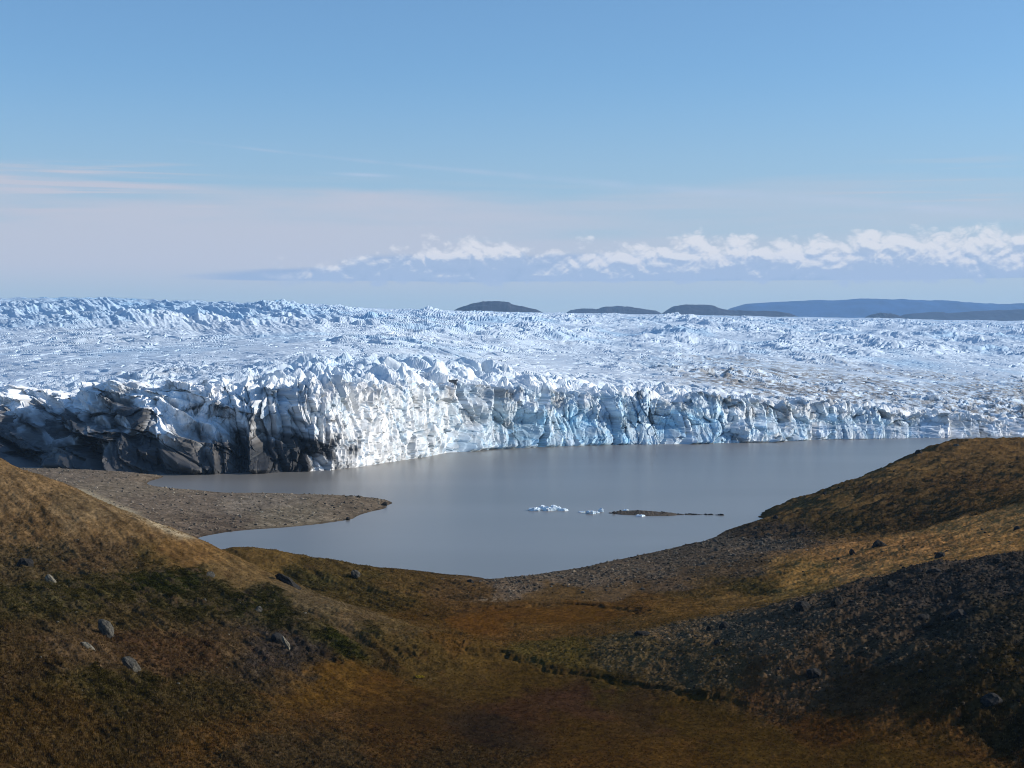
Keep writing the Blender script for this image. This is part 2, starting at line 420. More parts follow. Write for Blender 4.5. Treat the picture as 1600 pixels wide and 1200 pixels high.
# patches of ground cover: photo place, base colour (as seen, sRGB), kind: rock share, shrub share, flat
Z = [  # px,row, rgb, rock, shrub, rough
 (30, 760, (120, 98, 70), .05, 0, .5), (130, 790, (116, 95, 66), .08, 0, .5), (200, 825, (115, 90, 58), .03, 0, .5), (60, 820, (105, 84, 58), .05, .1, .7), (300, 860, (112, 86, 52), .02, 0, .4), (380, 900, (112, 87, 54), .02, 0, .4),
 (150, 870, (86, 68, 52), .05, .2, .9), (40, 880, (76, 64, 48), .2, .3, 1), (60, 930, (66, 64, 42), .1, .6, 1), (130, 930, (64, 62, 38), .1, .7, 1), (200, 960, (70, 62, 42), .05, .55, 1), (270, 905, (48, 54, 28), 0, 1, 1), (260, 945, (58, 56, 34), 0, .8, 1), (330, 930, (62, 60, 38), 0, .7, 1),
 (420, 950, (52, 54, 32), .1, .8, 1), (470, 930, (100, 82, 58), .02, 0, .5), (560, 970, (96, 80, 58), .02, 0, .5), (630, 985, (90, 76, 56), .02, .1, .5), (350, 1000, (76, 60, 46), .05, .2, .9), (430, 1020, (78, 60, 48), .05, .1, .9), (530, 1000, (50, 58, 26), 0, 1, 1), (600, 1000, (54, 58, 30), 0, .9, 1), (620, 1010, (80, 66, 40), 0, .1, .6),
 (250, 1020, (74, 54, 40), .05, .25, .9), (150, 1020, (84, 66, 50), .2, .1, .9), (50, 1040, (64, 50, 34), .05, .3, 1), (180, 1070, (62, 58, 32), .02, .6, 1), (330, 1090, (60, 50, 30), .02, .4, 1), (80, 1130, (72, 54, 30), .02, .3, 1), (200, 1150, (66, 52, 30), .02, .3, 1), (350, 1150, (84, 60, 34), .02, .2, .8), (30, 1190, (74, 56, 34), .02, .2, .9), (470, 1170, (88, 62, 36), .02, .1, .7),
 (430, 870, (98, 76, 44), .05, 0, .5), (500, 885, (84, 68, 40), .05, .3, .8), (480, 905, (60, 54, 30), .05, .4, .9), (560, 915, (66, 58, 34), .05, .3, .9), (640, 915, (84, 68, 42), .05, .1, .8), (720, 925, (84, 66, 44), .3, 0, .7), (600, 945, (66, 56, 30), .02, .3, .8), (660, 965, (74, 56, 28), 0, .1, .5), (740, 945, (88, 66, 40), .1, 0, .5),
 (850, 965, (92, 64, 26), 0, 0, .12), (760, 970, (92, 62, 24), 0, 0, .15), (930, 962, (88, 62, 26), 0, 0, .15), (700, 1000, (84, 62, 32), 0, .1, .5), (800, 1000, (92, 68, 38), 0, .1, .5), (870, 1007, (84, 74, 42), 0, .3, .7), (940, 985, (88, 68, 42), .1, 0, .5), (1000, 975, (90, 70, 40), .1, 0, .6), (850, 985, (96, 72, 40), 0, 0, .4),
 (680, 1040, (106, 76, 34), 0, .1, .4), (740, 1030, (118, 82, 34), 0, 0, .3), (600, 1030, (86, 62, 32), 0, .2, .7), (520, 1070, (116, 76, 26), 0, .05, .35), (590, 1080, (104, 66, 22), 0, 0, .2), (700, 1070, (98, 68, 28), 0, 0, .2), (650, 1120, (84, 54, 22), 0, 0, .12), (800, 1080, (72, 56, 26), 0, 0, .12), (900, 1100, (66, 46, 36), 0, 0, .1), (800, 1110, (64, 44, 32), 0, 0, .1), (760, 1140, (62, 44, 30), 0, 0, .1),
 (1000, 1110, (62, 48, 32), 0, 0, .1), (950, 1080, (64, 54, 26), 0, 0, .12), (1100, 1130, (70, 54, 24), 0, 0, .12), (1200, 1160, (76, 58, 26), 0, 0, .12), (900, 1150, (70, 52, 24), 0, 0, .1), (620, 1160, (90, 58, 26), 0, .1, .5), (750, 1190, (82, 58, 32), 0, .1, .6), (540, 1130, (98, 64, 30), 0, .1, .4), (900, 1190, (76, 54, 26), 0, .05, .3), (1050, 1190, (80, 58, 26), 0, 0, .2), (1300, 1150, (84, 56, 28), 0, 0, .3), (1500, 1150, (82, 58, 32), .02, .1, .5), (1500, 1190, (74, 56, 26), 0, .05, .2), (1350, 1190, (76, 58, 26), 0, 0, .15),
 (800, 920, (104, 90, 76), 1, 0, .6), (900, 905, (100, 88, 76), 1, 0, .6), (1000, 895, (98, 86, 74), 1, 0, .6), (1100, 870, (84, 76, 68), 1, 0, .7), (1180, 850, (82, 76, 70), 1, 0, .7), (1050, 915, (92, 76, 60), .7, 0, .5), (950, 925, (98, 80, 60), .5, 0, .4), (880, 930, (96, 76, 50), .3, 0, .4), (1150, 890, (80, 68, 54), .7, 0, .6), (1220, 835, (62, 54, 46), .8, 0, .8),
 (1300, 790, (98, 80, 54), .03, .1, .5), (1400, 740, (104, 84, 58), .05, 0, .5), (1500, 705, (98, 78, 54), .05, 0, .5), (1250, 810, (82, 68, 48), .05, .1, .7), (1300, 825, (62, 54, 38), .05, .3, .9), (1400, 800, (70, 58, 42), .03, .3, .9), (1400, 770, (76, 62, 44), .03, .2, .9), (1500, 760, (76, 60, 42), .03, .3, .9), (1580, 730, (84, 68, 48), .03, .2, .8), (1450, 815, (66, 54, 38), .1, .2, .9), (1560, 790, (80, 64, 44), .05, .2, .8),
 (1500, 820, (112, 92, 60), .03, 0, .5), (1590, 800, (108, 90, 60), .03, 0, .5), (1350, 870, (104, 84, 56), .03, 0, .6), (1430, 850, (104, 84, 56), .05, .05, .6), (1550, 845, (110, 90, 58), .05, 0, .5), (1250, 900, (100, 84, 50), .03, 0, .6), (1180, 915, (76, 66, 40), .03, .3, .8), (1250, 925, (116, 96, 62), .03, 0, .4), (1150, 945, (112, 88, 54), .05, 0, .4), (1080, 930, (84, 68, 42), .05, .1, .7), (1060, 955, (100, 76, 42), .05, 0, .4), (1000, 945, (90, 66, 36), .03, .1, .5), (1350, 900, (112, 92, 60), .05, 0, .5), (1430, 885, (110, 90, 58), .1, 0, .5),
 (1050, 990, (92, 84, 68), .8, .05, 1), (1150, 990, (84, 80, 70), 1, 0, 1), (1250, 970, (74, 70, 64), 1, 0, 1), (1000, 1010, (90, 78, 56), .5, .1, .9), (1350, 950, (66, 62, 58), 1, 0, 1), (1450, 930, (58, 54, 52), 1, 0, 1), (1550, 900, (60, 56, 54), 1, 0, 1), (1200, 1030, (86, 78, 66), .8, 0, 1), (1100, 1040, (88, 74, 54), .5, .1, .8), (1350, 1020, (64, 60, 52), .9, .05, 1), (1500, 1000, (54, 54, 50), .9, .1, 1), (1590, 980, (54, 54, 48), .8, .2, 1), (1590, 1060, (58, 50, 34), .4, .3, 1), (1450, 1060, (64, 56, 42), .6, .15, 1), (1300, 1060, (86, 68, 52), .5, 0, .9), (1200, 1075, (84, 62, 44), .2, .05, .8), (1350, 1085, (82, 60, 44), .2, .05, .8), (1500, 1100, (56, 46, 30), .2, .2, 1), (1580, 1120, (56, 46, 30), .2, .2, 1),
 (200, 760, (124, 112, 98), .5, 0, .3), (300, 790, (122, 108, 94), .6, 0, .3), (400, 785, (130, 118, 104), .6, 0, .3), (450, 805, (128, 116, 98), .6, 0, .3), (560, 790, (118, 104, 86), .8, 0, .3), (250, 810, (112, 98, 84), .6, 0, .3), (120, 745, (118, 106, 92), .7, 0, .4), (20, 712, (100, 96, 92), .9, 0, .8), (300, 760, (124, 108, 88), .7, 0, .3), (330, 820, (106, 92, 78), .8, 0, .3),
]
zh = np.array(hits([(z[0], z[1]) for z in Z]))
def seen(z):
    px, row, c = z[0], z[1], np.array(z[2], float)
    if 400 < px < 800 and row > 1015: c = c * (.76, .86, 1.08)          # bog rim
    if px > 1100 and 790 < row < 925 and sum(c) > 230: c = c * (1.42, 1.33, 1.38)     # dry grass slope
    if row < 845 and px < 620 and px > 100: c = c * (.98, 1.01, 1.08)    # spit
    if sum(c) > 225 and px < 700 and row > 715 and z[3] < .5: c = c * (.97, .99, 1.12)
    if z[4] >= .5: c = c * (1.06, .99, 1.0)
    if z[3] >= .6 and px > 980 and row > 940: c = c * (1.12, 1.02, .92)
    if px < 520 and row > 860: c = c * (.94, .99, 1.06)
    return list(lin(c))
zdat = np.array([seen(z) + [z[3], z[4], z[5]] for z in Z])

def cover(x, y):
    """blend of the nearby patches; returns rgb, rock, shrub, rough"""
    wx = x + fbm(x / 14, y / 26, 4, 50, 0.6) * 9; wy = y + fbm(x / 14 + 40, y / 26, 4, 60, 0.6) * 18
    sh = x.shape; wx = wx.ravel(); wy = wy.ravel(); out = np.zeros((wx.size, 6))
    for s in range(0, wx.size, 60000):
        # distances are measured relative to how far away the ground is: near patches are small
        a = wx[s:s + 60000, None]; b = wy[s:s + 60000, None]
        d2 = ((a - zh[None, :, 0]) ** 2 + ((b - zh[None, :, 1]) * 0.38) ** 2)
        w = 1 / (d2 + 1.5) ** 2.6
        out[s:s + 60000] = (w @ zdat) / w.sum(1)[:, None]
    return out.reshape(*sh, 6)

def micro(x, y, cv, zb):
    rough = cv[..., 5]
    m = fbm(x / 9.0, y / 9.0, 3, 5) * 0.9 * (rough ** 1.0)
    w1 = fbm(x / 2.1, y / 2.6, 4, 9, 0.6)
    m += w1 * 0.42 * rough
    m += fbm(x / 0.7, y / 0.9, 3, 19, 0.6) * (0.08 + 0.22 * rough)
    m += fbm((x * .83 + y * .55) / 3.2, (x * .55 - y * .83) / 18, 4, 72, .55) * .9 * rough * sst(5, -25, x)
    m += fbm((y * .9 - x * .5) / 7, (x * .9 + y * .5) / 26, 5, 73, .6) * 1.7 * sst(35, 60, x) * (.4 + .6 * rough)
    hillr = sst(60, 100, x) * sst(470, 500, y)
    m += fbm((x + y * .4) / 22, (y - x * .5) / 10, 4, 71, ridged=True) * 1.6 * hillr
    # slumped terraces on the slopes
    shore = sst(-0.1, 1.6, zb)
    m *= 0.12 + 0.88 * shore
    return m

def ground_full(x, y):
    zb = ground_base(x, y)
    cv = cover(x, y)
    z = zb + micro(x, y, cv, zb)
    wx = x + fbm(x / 5, y / 5, 4, 81, .6) * 3.0; wy = y + fbm(x / 5, y / 5, 4, 83, .6) * 7.0
    dark = np.zeros(x.shape)
    for b, h in zip(bank_w, bank_h):
        d, side = seg_dist(wx, wy, b)
        sd = d * side
        z += h * sst(-1.6, 1.6, sd) * (.5 + .5 * sst(-.3, .3, fbm(x / 11, y / 11, 2, 89))) * np.exp(-np.clip(sd, 0, None) / 7.0) * sst(22, 4, d) - 0.3 * np.exp(-((sd + 1.4) / 1.1) ** 2)
        dark = np.maximum(dark, np.exp(-((d + .6 * fbm(x / 3, y / 4, 3, 87)) / 1.2) ** 2) * sst(-.35, .15, fbm(x / 7, y / 9, 3, 88)))
    return z, zb, cv, dark

# fan-shaped net of the ground, fine where it is near the middle
def fan_px(lo, hi, n, wide):
    core = np.linspace(lo, hi, n)
    k = np.linspace(0, 1, 70)[1:] ** 1.8
    return np.r_[(lo - k * wide)[::-1], core, hi + k * wide]
gpx = fan_px(-260, 1860, 1480, 2400)
gY = np.r_[np.linspace(-30, 150, 60)[:-1], np.exp(np.linspace(np.log(150), np.log(640), 950))[:-1], np.linspace(640, 1010, 170)]
GU = (gpx[None, :] - 800) / F
YY = np.broadcast_to(gY[:, None], (len(gY), len(gpx))).copy()
XX = GU * np.maximum(YY, 60) * np.ones_like(YY)
GZ, GB, GC, GD = ground_full(XX, YY)
GZ = np.where(GB < -1.0, np.maximum(GB, -6.0), GZ)
GZ = np.maximum(GZ, -7.0)
GZ = np.minimum(GZ, CAMZ - 2.0 + 0 * YY)
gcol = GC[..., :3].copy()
ALB = 0.99
tang = GC[..., :3].mean(-1)
brt = sst(.07, .15, tang)[..., None]
gcol = gcol * (1 - .02 * brt)
sat = gcol.mean(-1, keepdims=True); gcol = sat + (gcol - sat) * .88
var = fbm(XX / 1.6, YY / 2.2, 4, 31, 0.65)
var2 = fbm(XX / 6, YY / 9, 4, 33, 0.6)
gcol *= (ALB * (1 + 0.9 * var + 0.5 * var2))[..., None]
rk = np.clip(GC[..., 3:4] * 1.3, 0, 1)
gcol = gcol * (np.array([.98, .86, .56]) * (1 - rk) + np.array([1.06, .95, .78]) * rk)
# streaks that follow the fall of the left slope, and the grain of the right one
ld_ = (XX * .83 + YY * .55); la_ = (XX * .55 - YY * .83)
stl = fbm(ld_ / 2.4 + var2, la_ / 17, 4, 35, .6) * sst(0, -30, XX)
str_ = fbm((YY * .9 - XX * .5) / 2.8 + var2, (XX * .9 + YY * .5) / 11, 5, 36, .65) * sst(30, 60, XX)
gcol *= (1 + .75 * stl + .8 * str_)[..., None]
gm = (sst(.3, .8, GC[..., 4]) * sst(-.05, .25, fbm(XX / 5 + 3, YY / 7, 4, 43, .6)))[..., None]
gcol = gcol * (1 - .65 * gm) + .65 * gm * lin((74, 60, 46)) * .8
# pale lichen and dead grass flecks, russet patches
fl = sst(0.25, 0.5, fbm(XX / 0.9, YY / 1.3, 3, 41, 0.7)) * GC[..., 5]
gcol = gcol * (1 - 0.35 * fl[..., None]) + 0.35 * fl[..., None] * lin((122, 106, 84))
rs = sst(0.1, 0.45, fbm(XX / 3.5, YY / 5, 3, 47, 0.6)) * (GC[..., 3] < .3)
gcol = gcol * (1 - 0.15 * rs[..., None]) + 0.15 * rs[..., None] * lin((92, 56, 34))
gcol = gcol * (1 - 0.48 * GD[..., None]) + 0.48 * GD[..., None] * lin((30, 22, 14))  # dark peat edge plus the shade of the bank face, painted into the colour
# pale strip of bare scree below the left crest
sc = [h[:2] for h in hits([(120, 764), (160, 782), (200, 800), (240, 818), (280, 836)])]
scd, _ = seg_dist(XX + var2 * 3, YY + var * 3, sc)
scm = np.exp(-(scd / 3.4) ** 2)[..., None]
gcol = gcol * (1 - 0.85 * scm) + 0.85 * scm * lin((168, 152, 122))
pb = np.array(hits([(770, 938)]))[0]
pbm = (np.exp(-(((XX - pb[0]) / 4.5) ** 2 + ((YY - pb[1]) / 4.0) ** 2)) * sst(-.2, .3, var))[..., None]
gcol = gcol * (1 - .7 * pbm) + .7 * pbm * lin((150, 130, 105))
# wet dark rim at the water line
wet = (sst(0.45, 0.05, GZ) * 0.35)[..., None]
gcol = np.clip(gcol * (1 - wet), 0.006, 0.6)
M_ground = attr_material('tundra', 1.0, 0.0, 1.3, 0.6, 0.16, 1.6, 6.0)
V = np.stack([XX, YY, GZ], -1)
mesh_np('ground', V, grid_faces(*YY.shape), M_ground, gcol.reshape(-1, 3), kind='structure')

def gz_at(x, y):
    a, _, _, _ = ground_full(np.atleast_1d(np.float64(x)), np.atleast_1d(np.float64(y)))
    return a

# ------------------------------------------------------------------ lake
def build_lake():
    m, t, b = material('silty_water')
    tc = t.nodes.new('ShaderNodeTexCoord')
    mp = t.nodes.new('ShaderNodeMapping'); t.links.new(tc.outputs['Object'], mp.inputs[0]); mp.inputs['Scale'].default_value = (0.35, 1.0, 1.0)
    big = noise(t, mp.outputs[0], 0.012, 4.0, 0.55)
    col = mixc(t, big.step(0.35, 0.7), (0.205, 0.187, 0.158), (0.235, 0.217, 0.188))
    t.links.new(col, b.inputs['Base Color'])
    b.inputs['Roughness'].default_value = 0.28
    b.inputs['Specular IOR Level'].default_value = 0.36
    b.inputs['IOR'].default_value = 1.33
    r = noise(t, mp.outputs[0], 0.9, 3.0, 0.6)
    bu = t.nodes.new('ShaderNodeBump'); bu.inputs['Strength'].default_value = 0.4; bu.inputs['Distance'].default_value = 0.05
    t.links.new(r.s, bu.inputs['Height']); t.links.new(bu.outputs[0], b.inputs['Normal'])
    xs = np.linspace(-2600, 3200, 30); ys = np.linspace(300, 3600, 30)
    X, Y = np.meshgrid(xs, ys)
    mesh_np('lake', np.stack([X, Y, np.zeros_like(X)], -1), grid_faces(*X.shape), m, kind='structure')
build_lake()

# ------------------------------------------------------------------ glacier
fpx = [-1500, -700, -300, -100, 0, 100, 200, 300, 400, 500, 560, 640, 700, 760, 860, 960, 1050, 1180, 1300, 1450, 1560, 1597, 1650, 1720, 2000, 2600, 3400]
frow = [708, 712, 716, 722, 728, 734, 740, 741, 740, 736, 730, 717, 708, 702, 698, 695, 694, 691, 686.5, 684, 681, 678, 655, 648, 646, 645, 645]
trow = [628, 624, 622, 622, 620, 616, 613, 609, 604, 600, 597, 598, 602, 608, 613, 616, 618, 625, 634, 648, 657, 659, 622, 615, 612, 610, 610]
sbk = [170, 170, 170, 170, 165, 158, 145, 115, 62, 32, 26, 32, 44, 60, 72, 72, 72, 78, 84, 80, 60, 40, 40, 40, 40, 40, 40]
skypx = [-1500, -300, 0, 100, 200, 300, 400, 500, 550, 700, 900, 1050, 1200, 1400, 1600, 1900, 3400]
skyrow = [473, 469, 467, 468, 470, 474, 477, 480, 482, 486, 490, 491, 495, 498, 502, 504, 506]
skyY = [4200, 4200, 4300, 4400, 4600, 5000, 5500, 6000, 6300, 7200, 8200, 8600, 8800, 9000, 9000, 9000, 9000]

def build_glacier():
    px = fan_px(-60, 1660, 1500, 1700)
    U = (px - 800) / F
    row0 = np.interp(px, fpx, frow)
    Yf = CAMZ * F / (row0 - HZ)
    Yf += fbm(px / 60, px * 0 + 3.3, 3, 90) * 9
    St = np.interp(px, fpx, sbk)
    tr = np.interp(px, fpx, trow) + fbm(px / 75, px * 0 + 8.1, 3, 93) * 12
    Ytop = Yf + St
    Ht = CAMZ - (tr - HZ) / F * Ytop
    sr = np.interp(px, skypx, skyrow); sY = np.interp(px, skypx, skyY)
    # arc length and outward normal of the front
    fx, fy = U * Yf, Yf
    kern = np.hanning(61); kern /= kern.sum()
    def smo(a): return np.convolve(np.pad(a, 30, mode='edge'), kern, 'valid')
    arc = np.r_[0, np.cumsum(np.hypot(np.diff(fx), np.diff(fy)))]
    arc -= np.interp(800, px, arc)
    tx, ty = np.gradient(smo(fx)), np.gradient(smo(fy))
    L = np.hypot(tx, ty); nx, ny = ty / L, -tx / L
    nt = 230; nice = 980
    t = np.linspace(0, 1, nt)[:, None]
    tq = np.clip(t + .16 * fbm(arc / 55, arc * 0 + 2.2, 3, 94)[None, :] * np.sin(np.pi * t), 0, 1)
    left = sst(430, 250, px)[None, :]        # dirty sloping margin
    right = sst(1080, 1180, px)[None, :]
    mid = (1 - left) * (1 - right)
    prof_left = t ** 1.05
    prof_mid = np.where(tq < .45, tq / .45 * .55, .55 + .45 * sst(.7, 1.0, tq) * 0.9 + (tq - .45) * .08)
    prof_right = np.where(tq < .38, tq / .38 * .22, np.where(tq < .5, .22 + (tq - .38) / .12 * .6, .82 + (tq - .5) * .36))
    lit_face = (sst(450, 520, px) * sst(720, 640, px))[None, :]
    prof = left * prof_left + right * prof_right + mid * (prof_mid * (1 - lit_face) + lit_face * (t * .8 + .2 * sst(.9, 1, t)))
    Yc = Yf[None, :] + St[None, :] * prof
    zc = -1.5 + (Ht[None, :] + 1.5) * t * np.ones_like(Yc)
    wv_c = t ** 1.5 * np.ones_like(Yc); wh_c = np.ones_like(Yc)
    # surface behind: straight sight plane plus swells
    u = np.linspace(1, 0, nice)[1:, None] ** 1.0
    invY = 1 / sY[None, :] + u * (1 / (Ytop[None, :] + 0.5) - 1 / sY[None, :])
    Yi = 1 / invY
    k9 = np.hanning(241); k9 /= k9.sum()
    def smo2(a_): return np.convolve(np.pad(a_, 120, mode='edge'), k9, 'valid')
    Yt_s, tr_s = smo2(Ytop), smo2(tr)
    us = (1 / Yi - 1 / sY[None, :]) / (1 / Yt_s - 1 / sY)[None, :]
    zi = CAMZ - ((sr[None, :] + (tr_s - sr)[None, :] * us) - HZ) / F * Yi
    zi = zi + (zc[-1:, :] - zi[:1, :]) * np.exp(-(Yi - Yi[:1, :]) / 45.0)
    # beyond the skyline
    ext = np.array([150, 400, 900, 1800, 3500])[:, None]
    Ye = sY[None, :] + ext; ze = zi[-1:, :] - ext * 0.012
    back = Yi - Ytop[None, :]
    wh_i = np.exp(-back / 10.0); wv_i = np.ones_like(Yi)
    Y = np.r_[Yc, Yi, Ye]; Zz = np.r_[zc, zi, ze]
    wh = np.r_[wh_c, wh_i, ext * 0 * np.ones_like(Ye)]; wv = np.r_[wv_c, wv_i, np.ones_like(Ye)]
    n = Y.shape[0]
    X = U[None, :] * Y
    PX = np.broadcast_to(px[None, :], Y.shape)
    tt = np.r_[t * np.ones_like(Yc), 1 + np.clip(back / 40, 0, 1), 2 * np.ones_like(Ye)]
    Bk = np.r_[Yc * 0, back, Ye * 0 + 5000]
    ARC = np.broadcast_to(arc[None, :], Y.shape)
    leftm = np.broadcast_to(left, Y.shape); rightm = np.broadcast_to(right, Y.shape); litm = np.broadcast_to(lit_face, Y.shape)
    far = sst(0, 2500, Bk)
    # --- vertical relief
    wxx = X + fbm(X / 60, Y / 60, 3, 200) * 22; wyy = Y + fbm(X / 60, Y / 60, 3, 210) * 22
    rot = 0.35
    a = wxx * math.cos(rot) + wyy * math.sin(rot); b = -wxx * math.sin(rot) + wyy * math.cos(rot)
    fA, eA, cA, dA = facets(a / 17, b / 11, 300, 1.3)
    fB, eB, cB, dB = facets(a / 7.0, b / 5.0, 320, 1.3)
    fC, eC, cC, dC = facets(a / 46, b / 27, 340, 1.4)
    big = fbm(X / 420, Y / 620, 4, 220)
    ridg = fbm(a / 70, b / 40, 4, 230, 0.6, ridged=True)
    rfar = fbm(a / 150, b / 170, 5, 240, 0.62, ridged=True)
    serac = np.exp(-((PX - 820) / 270) ** 2) * sst(900, 60, Bk) * sst(-5, 30, Bk)
    serac2 = np.exp(-((PX - 640) / 80) ** 2) * np.exp(-((Y - 2150) / 130) ** 2)
    near = np.exp(-Bk / 90.0)
    def peaks(xx, yy, seed, sharp=1.0):
        """leaning ridged pyramids of ice: each cell one faceted peak"""
        f1, f2, cx, cy, ox, oy = worley(xx, yy, seed)
        th = rnd(cx, cy, seed + 5) * np.pi; c, s_ = np.cos(th), np.sin(th)
        p = np.abs(ox * c + oy * s_) * 1.7; q_ = np.abs(-ox * s_ + oy * c) * 0.9
        h = (.35 + .65 * rnd(cx, cy, seed + 6)) * np.clip(1 - np.maximum(p, q_) * sharp - .35 * (p + q_), -.2, 1)
        return h * sst(0, .14, f2 - f1)
    wf = sst(60, 900, Bk)
    def two(fn, sa, sb, fa=2.4, fb_=2.2):
        return fn(a / sa, b / sb) * (1 - wf) + fn(a / sa / fa, b / sb / fb_) * wf
    amp = np.clip(.72 + 2.3 * fbm(X / 260, Y / 620, 4, 395, .5), .2, 1.5)
    pA = two(lambda u_, v_: peaks(u_, v_, 350), 21, 15); pB = two(lambda u_, v_: peaks(u_, v_, 360), 8.5, 7); pC = two(lambda u_, v_: peaks(u_, v_, 370), 52, 34)
    soft = two(lambda u_, v_: fbm(u_, v_, 5, 380, .55), 34, 16); soft2 = two(lambda u_, v_: fbm(u_, v_, 4, 385, .6, ridged=True), 11, 8)
    undul = two(lambda u_, v_: fbm(u_, v_, 4, 390, .5, ridged=True), 90, 60, 1.8, 1.6)
    Vd = pA * (3.0 + 5.0 * near + 8.0 * serac) * (1 - .6 * far) * sst(6000, 3000, Y) + pB * (1.6 + 3.0 * near + 2.5 * serac) * sst(2300, 1400, Y)
    Vd += pC * (2.0 + 2.5 * far + 12.0 * serac)
    Vd += soft * (2.8 + 3.0 * far) + soft2 * 1.3 * sst(2600, 1500, Y)
    Vd += undul * (3.5 + 5.5 * far)
    Vd += (rfar - .1) * 4.5 * far
    escm = np.exp(-((PX - 250) / 330) ** 2) * sst(2600, 3300, Y)
    Vd = Vd * (1.05 + .3 * far) * (amp * (1 - near) + near * .8) * (1 - .55 * escm)
    crev = sst(.10, .02, eC) * 2.0 * (1 - .8 * far)
    pt = sst(-.1, .35, fbm(X / 330, Y / 700, 3, 396))
    ww = fbm(a / 190, b / 120, 3, 397) * 2.2
    tro = sst(.13, .0, np.abs(perlin(a / 150 + 5, b / 24 + ww, 398))) * pt
    tro = np.clip(tro, 0, 1) * sst(30, 120, Bk)
    Vd -= tro * (3.0 + 4.0 * far)
    Vd -= crev
    kw = 361; kk = np.hanning(kw); kk /= kk.sum()
    low_ = np.apply_along_axis(lambda r_: np.convolve(np.pad(r_, kw // 2, mode='edge'), kk, 'valid'), 1, Vd)
    rr = np.random.default_rng(17)
    for i in range(26):
        cpx = rr.uniform(572, 705); cY = rr.uniform(2060, 2230); w_ = rr.uniform(6, 13); hh = rr.uniform(4, 12) * (1 - abs(cpx - 632) / 110)
        ca, sa_ = math.cos(rr.uniform(-.6, .6)), math.sin(rr.uniform(-.6, .6)); dx = X - (cpx - 800) / F * cY; dy = (Y - cY) / 1.8
        Vd = Vd + 0.0 if hh < 1 else np.maximum(Vd, hh * np.clip(1.5 - 1.0 * np.maximum(np.abs(dx * ca + dy * sa_), np.abs(-dx * sa_ + dy * ca)) / w_ - .35 * (np.abs(dx) + np.abs(dy)) / w_, 0, 1.5) + np.where(np.abs(dx) + np.abs(dy) < 4 * w_, 0, -99))
    k2 = np.hanning(81); k2 /= k2.sum()
    low_ = np.apply_along_axis(lambda r_: np.convolve(np.pad(r_, 40, mode='edge'), k2, 'valid'), 0, low_)
    Vd = Vd - low_ * (1 - .5 * far) + 5.0 * np.exp(-((PX - 800) / 190) ** 2) * np.exp(-((Bk - 150) / 130) ** 2) - 1.5
    # swells and the blue escarpment on the left horizon
    sw = big * 22 * sst(150, 1800, Bk)
    esc = np.exp(-((PX - 240) / 330) ** 2) * sst(1800, 3300, Y)
    dg = fbm((PX + (Y - 3200) * 0.10) / 70, Y / 900, 4, 260, 0.55, ridged=True)
    sw += esc * dg * 34
    bulge = np.interp(Y.ravel(), [900, 2400, 2900, 3500, 4200, 6000], [0, 0, -24, -20, 0, 0]).reshape(Y.shape)
    sw += bulge * np.exp(-((PX - 150) / 420) ** 2)
    fall = np.interp(Y.ravel(), [900, 1900, 2500, 3200, 5000], [0, 0, -14, -6, 0]).reshape(Y.shape)
    sw += fall * sst(900, 1300, PX)
    skyfade = np.ones_like(Y); skyfade[:] = 1 - 0.72 * sst(.7, .98, Y / np.broadcast_to(sY[None, :], Y.shape))
    Zz = Zz + (Vd * (1 - .35 * leftm * (1 - sst(0, 200, Bk)))) * wv * skyfade + sw * wv * skyfade
    # --- relief of the front
    s = ARC + fbm(ARC / 17, Zz / 22, 3, 400) * 2.6; q = Zz + fbm(ARC / 15 + 7, Zz / 15, 3, 410) * 3.0
    lean = s + q * .22
    bi = sst(230, 340, PX) * sst(540, 490, PX)
    g1, e1, c1, d1 = facets(lean / 17, q / 44, 420, 1.6, 1.9 * bi)
    g2, e2, c2, d2 = facets(lean / 7.5, q / 15, 440, 1.7, 1.2 * bi)
    g3, e3, c3, d3 = facets(s / 3.4, q / 6.0, 460, 1.6)
    g4, e4, c4, d4 = facets(s / 1.6, q / 2.6, 480, 1.4)
    fl = fbm(s / 2.6, q / 26, 4, 500, 0.6, ridged=True)
    bt = fbm(s / 46, q / 160, 3, 510, 0.5, ridged=True)
    qz = 1 - .68 * litm
    D = bt * 12.0 * qz + g1 * 7.0 * qz + g2 * 3.2 * qz + g3 * 1.2 + g4 * .35 + fl * .7
    D -= sst(.07, .0, e1) * 3.0 + sst(.10, 0, e2) * 1.1
    # left: broad fins of dirty ice running down to the right
    k = (ARC * 0.60 + Zz * 1.15 + (Y - 950) * .05)
    k2 = (ARC * 0.9 - Zz * 1.0)
    wob = fbm(ARC / 55, Zz / 30, 3, 610) * .8
    fin = fbm(k / 26 + wob, k2 / 110, 3, 600, 0.45, ridged=True)
    fin2 = fbm(k / 8 + wob * 2, k2 / 40, 3, 620, 0.5, ridged=True)
    h1, he1, hc1, hd1 = facets(k / 19 + wob * .6, k2 / 46, 640, 1.7, 1.0)
    h2, he2, hc2, hd2 = facets(k / 8 + wob, k2 / 19, 650, 1.6, .6)
    DL = (fin - .1) * 13 + fin2 * 3.5 + h1 * 8.0 + h2 * 3.2 + g3 * .9 + bt * 4 - sst(.08, 0, he1) * 3.0
    lm = leftm
    Dt = D * (1 - lm) + DL * lm
    rnd_r = np.sqrt(np.clip(e1 * 1.6, 0, 1)) * 6.0 - 3
    Dt = Dt + rightm * (rnd_r - g1 * 2.5)
    Dt = np.clip(Dt, -18, 20) * wh * (0.35 + .65 * sst(0, .10, tt))
    X2 = X + nx[None, :] * Dt; Y2 = Y + ny[None, :] * Dt
    Z2 = Zz + lm * wh * ((fin - .2) * 11.0 + fin2 * 2.6) * sst(0.03, .25, tt)
    lo = np.where(tt < 0.02, -1.5, -5)
    Z2 = np.where(np.arange(n)[:, None] == 0, -2.0, Z2)
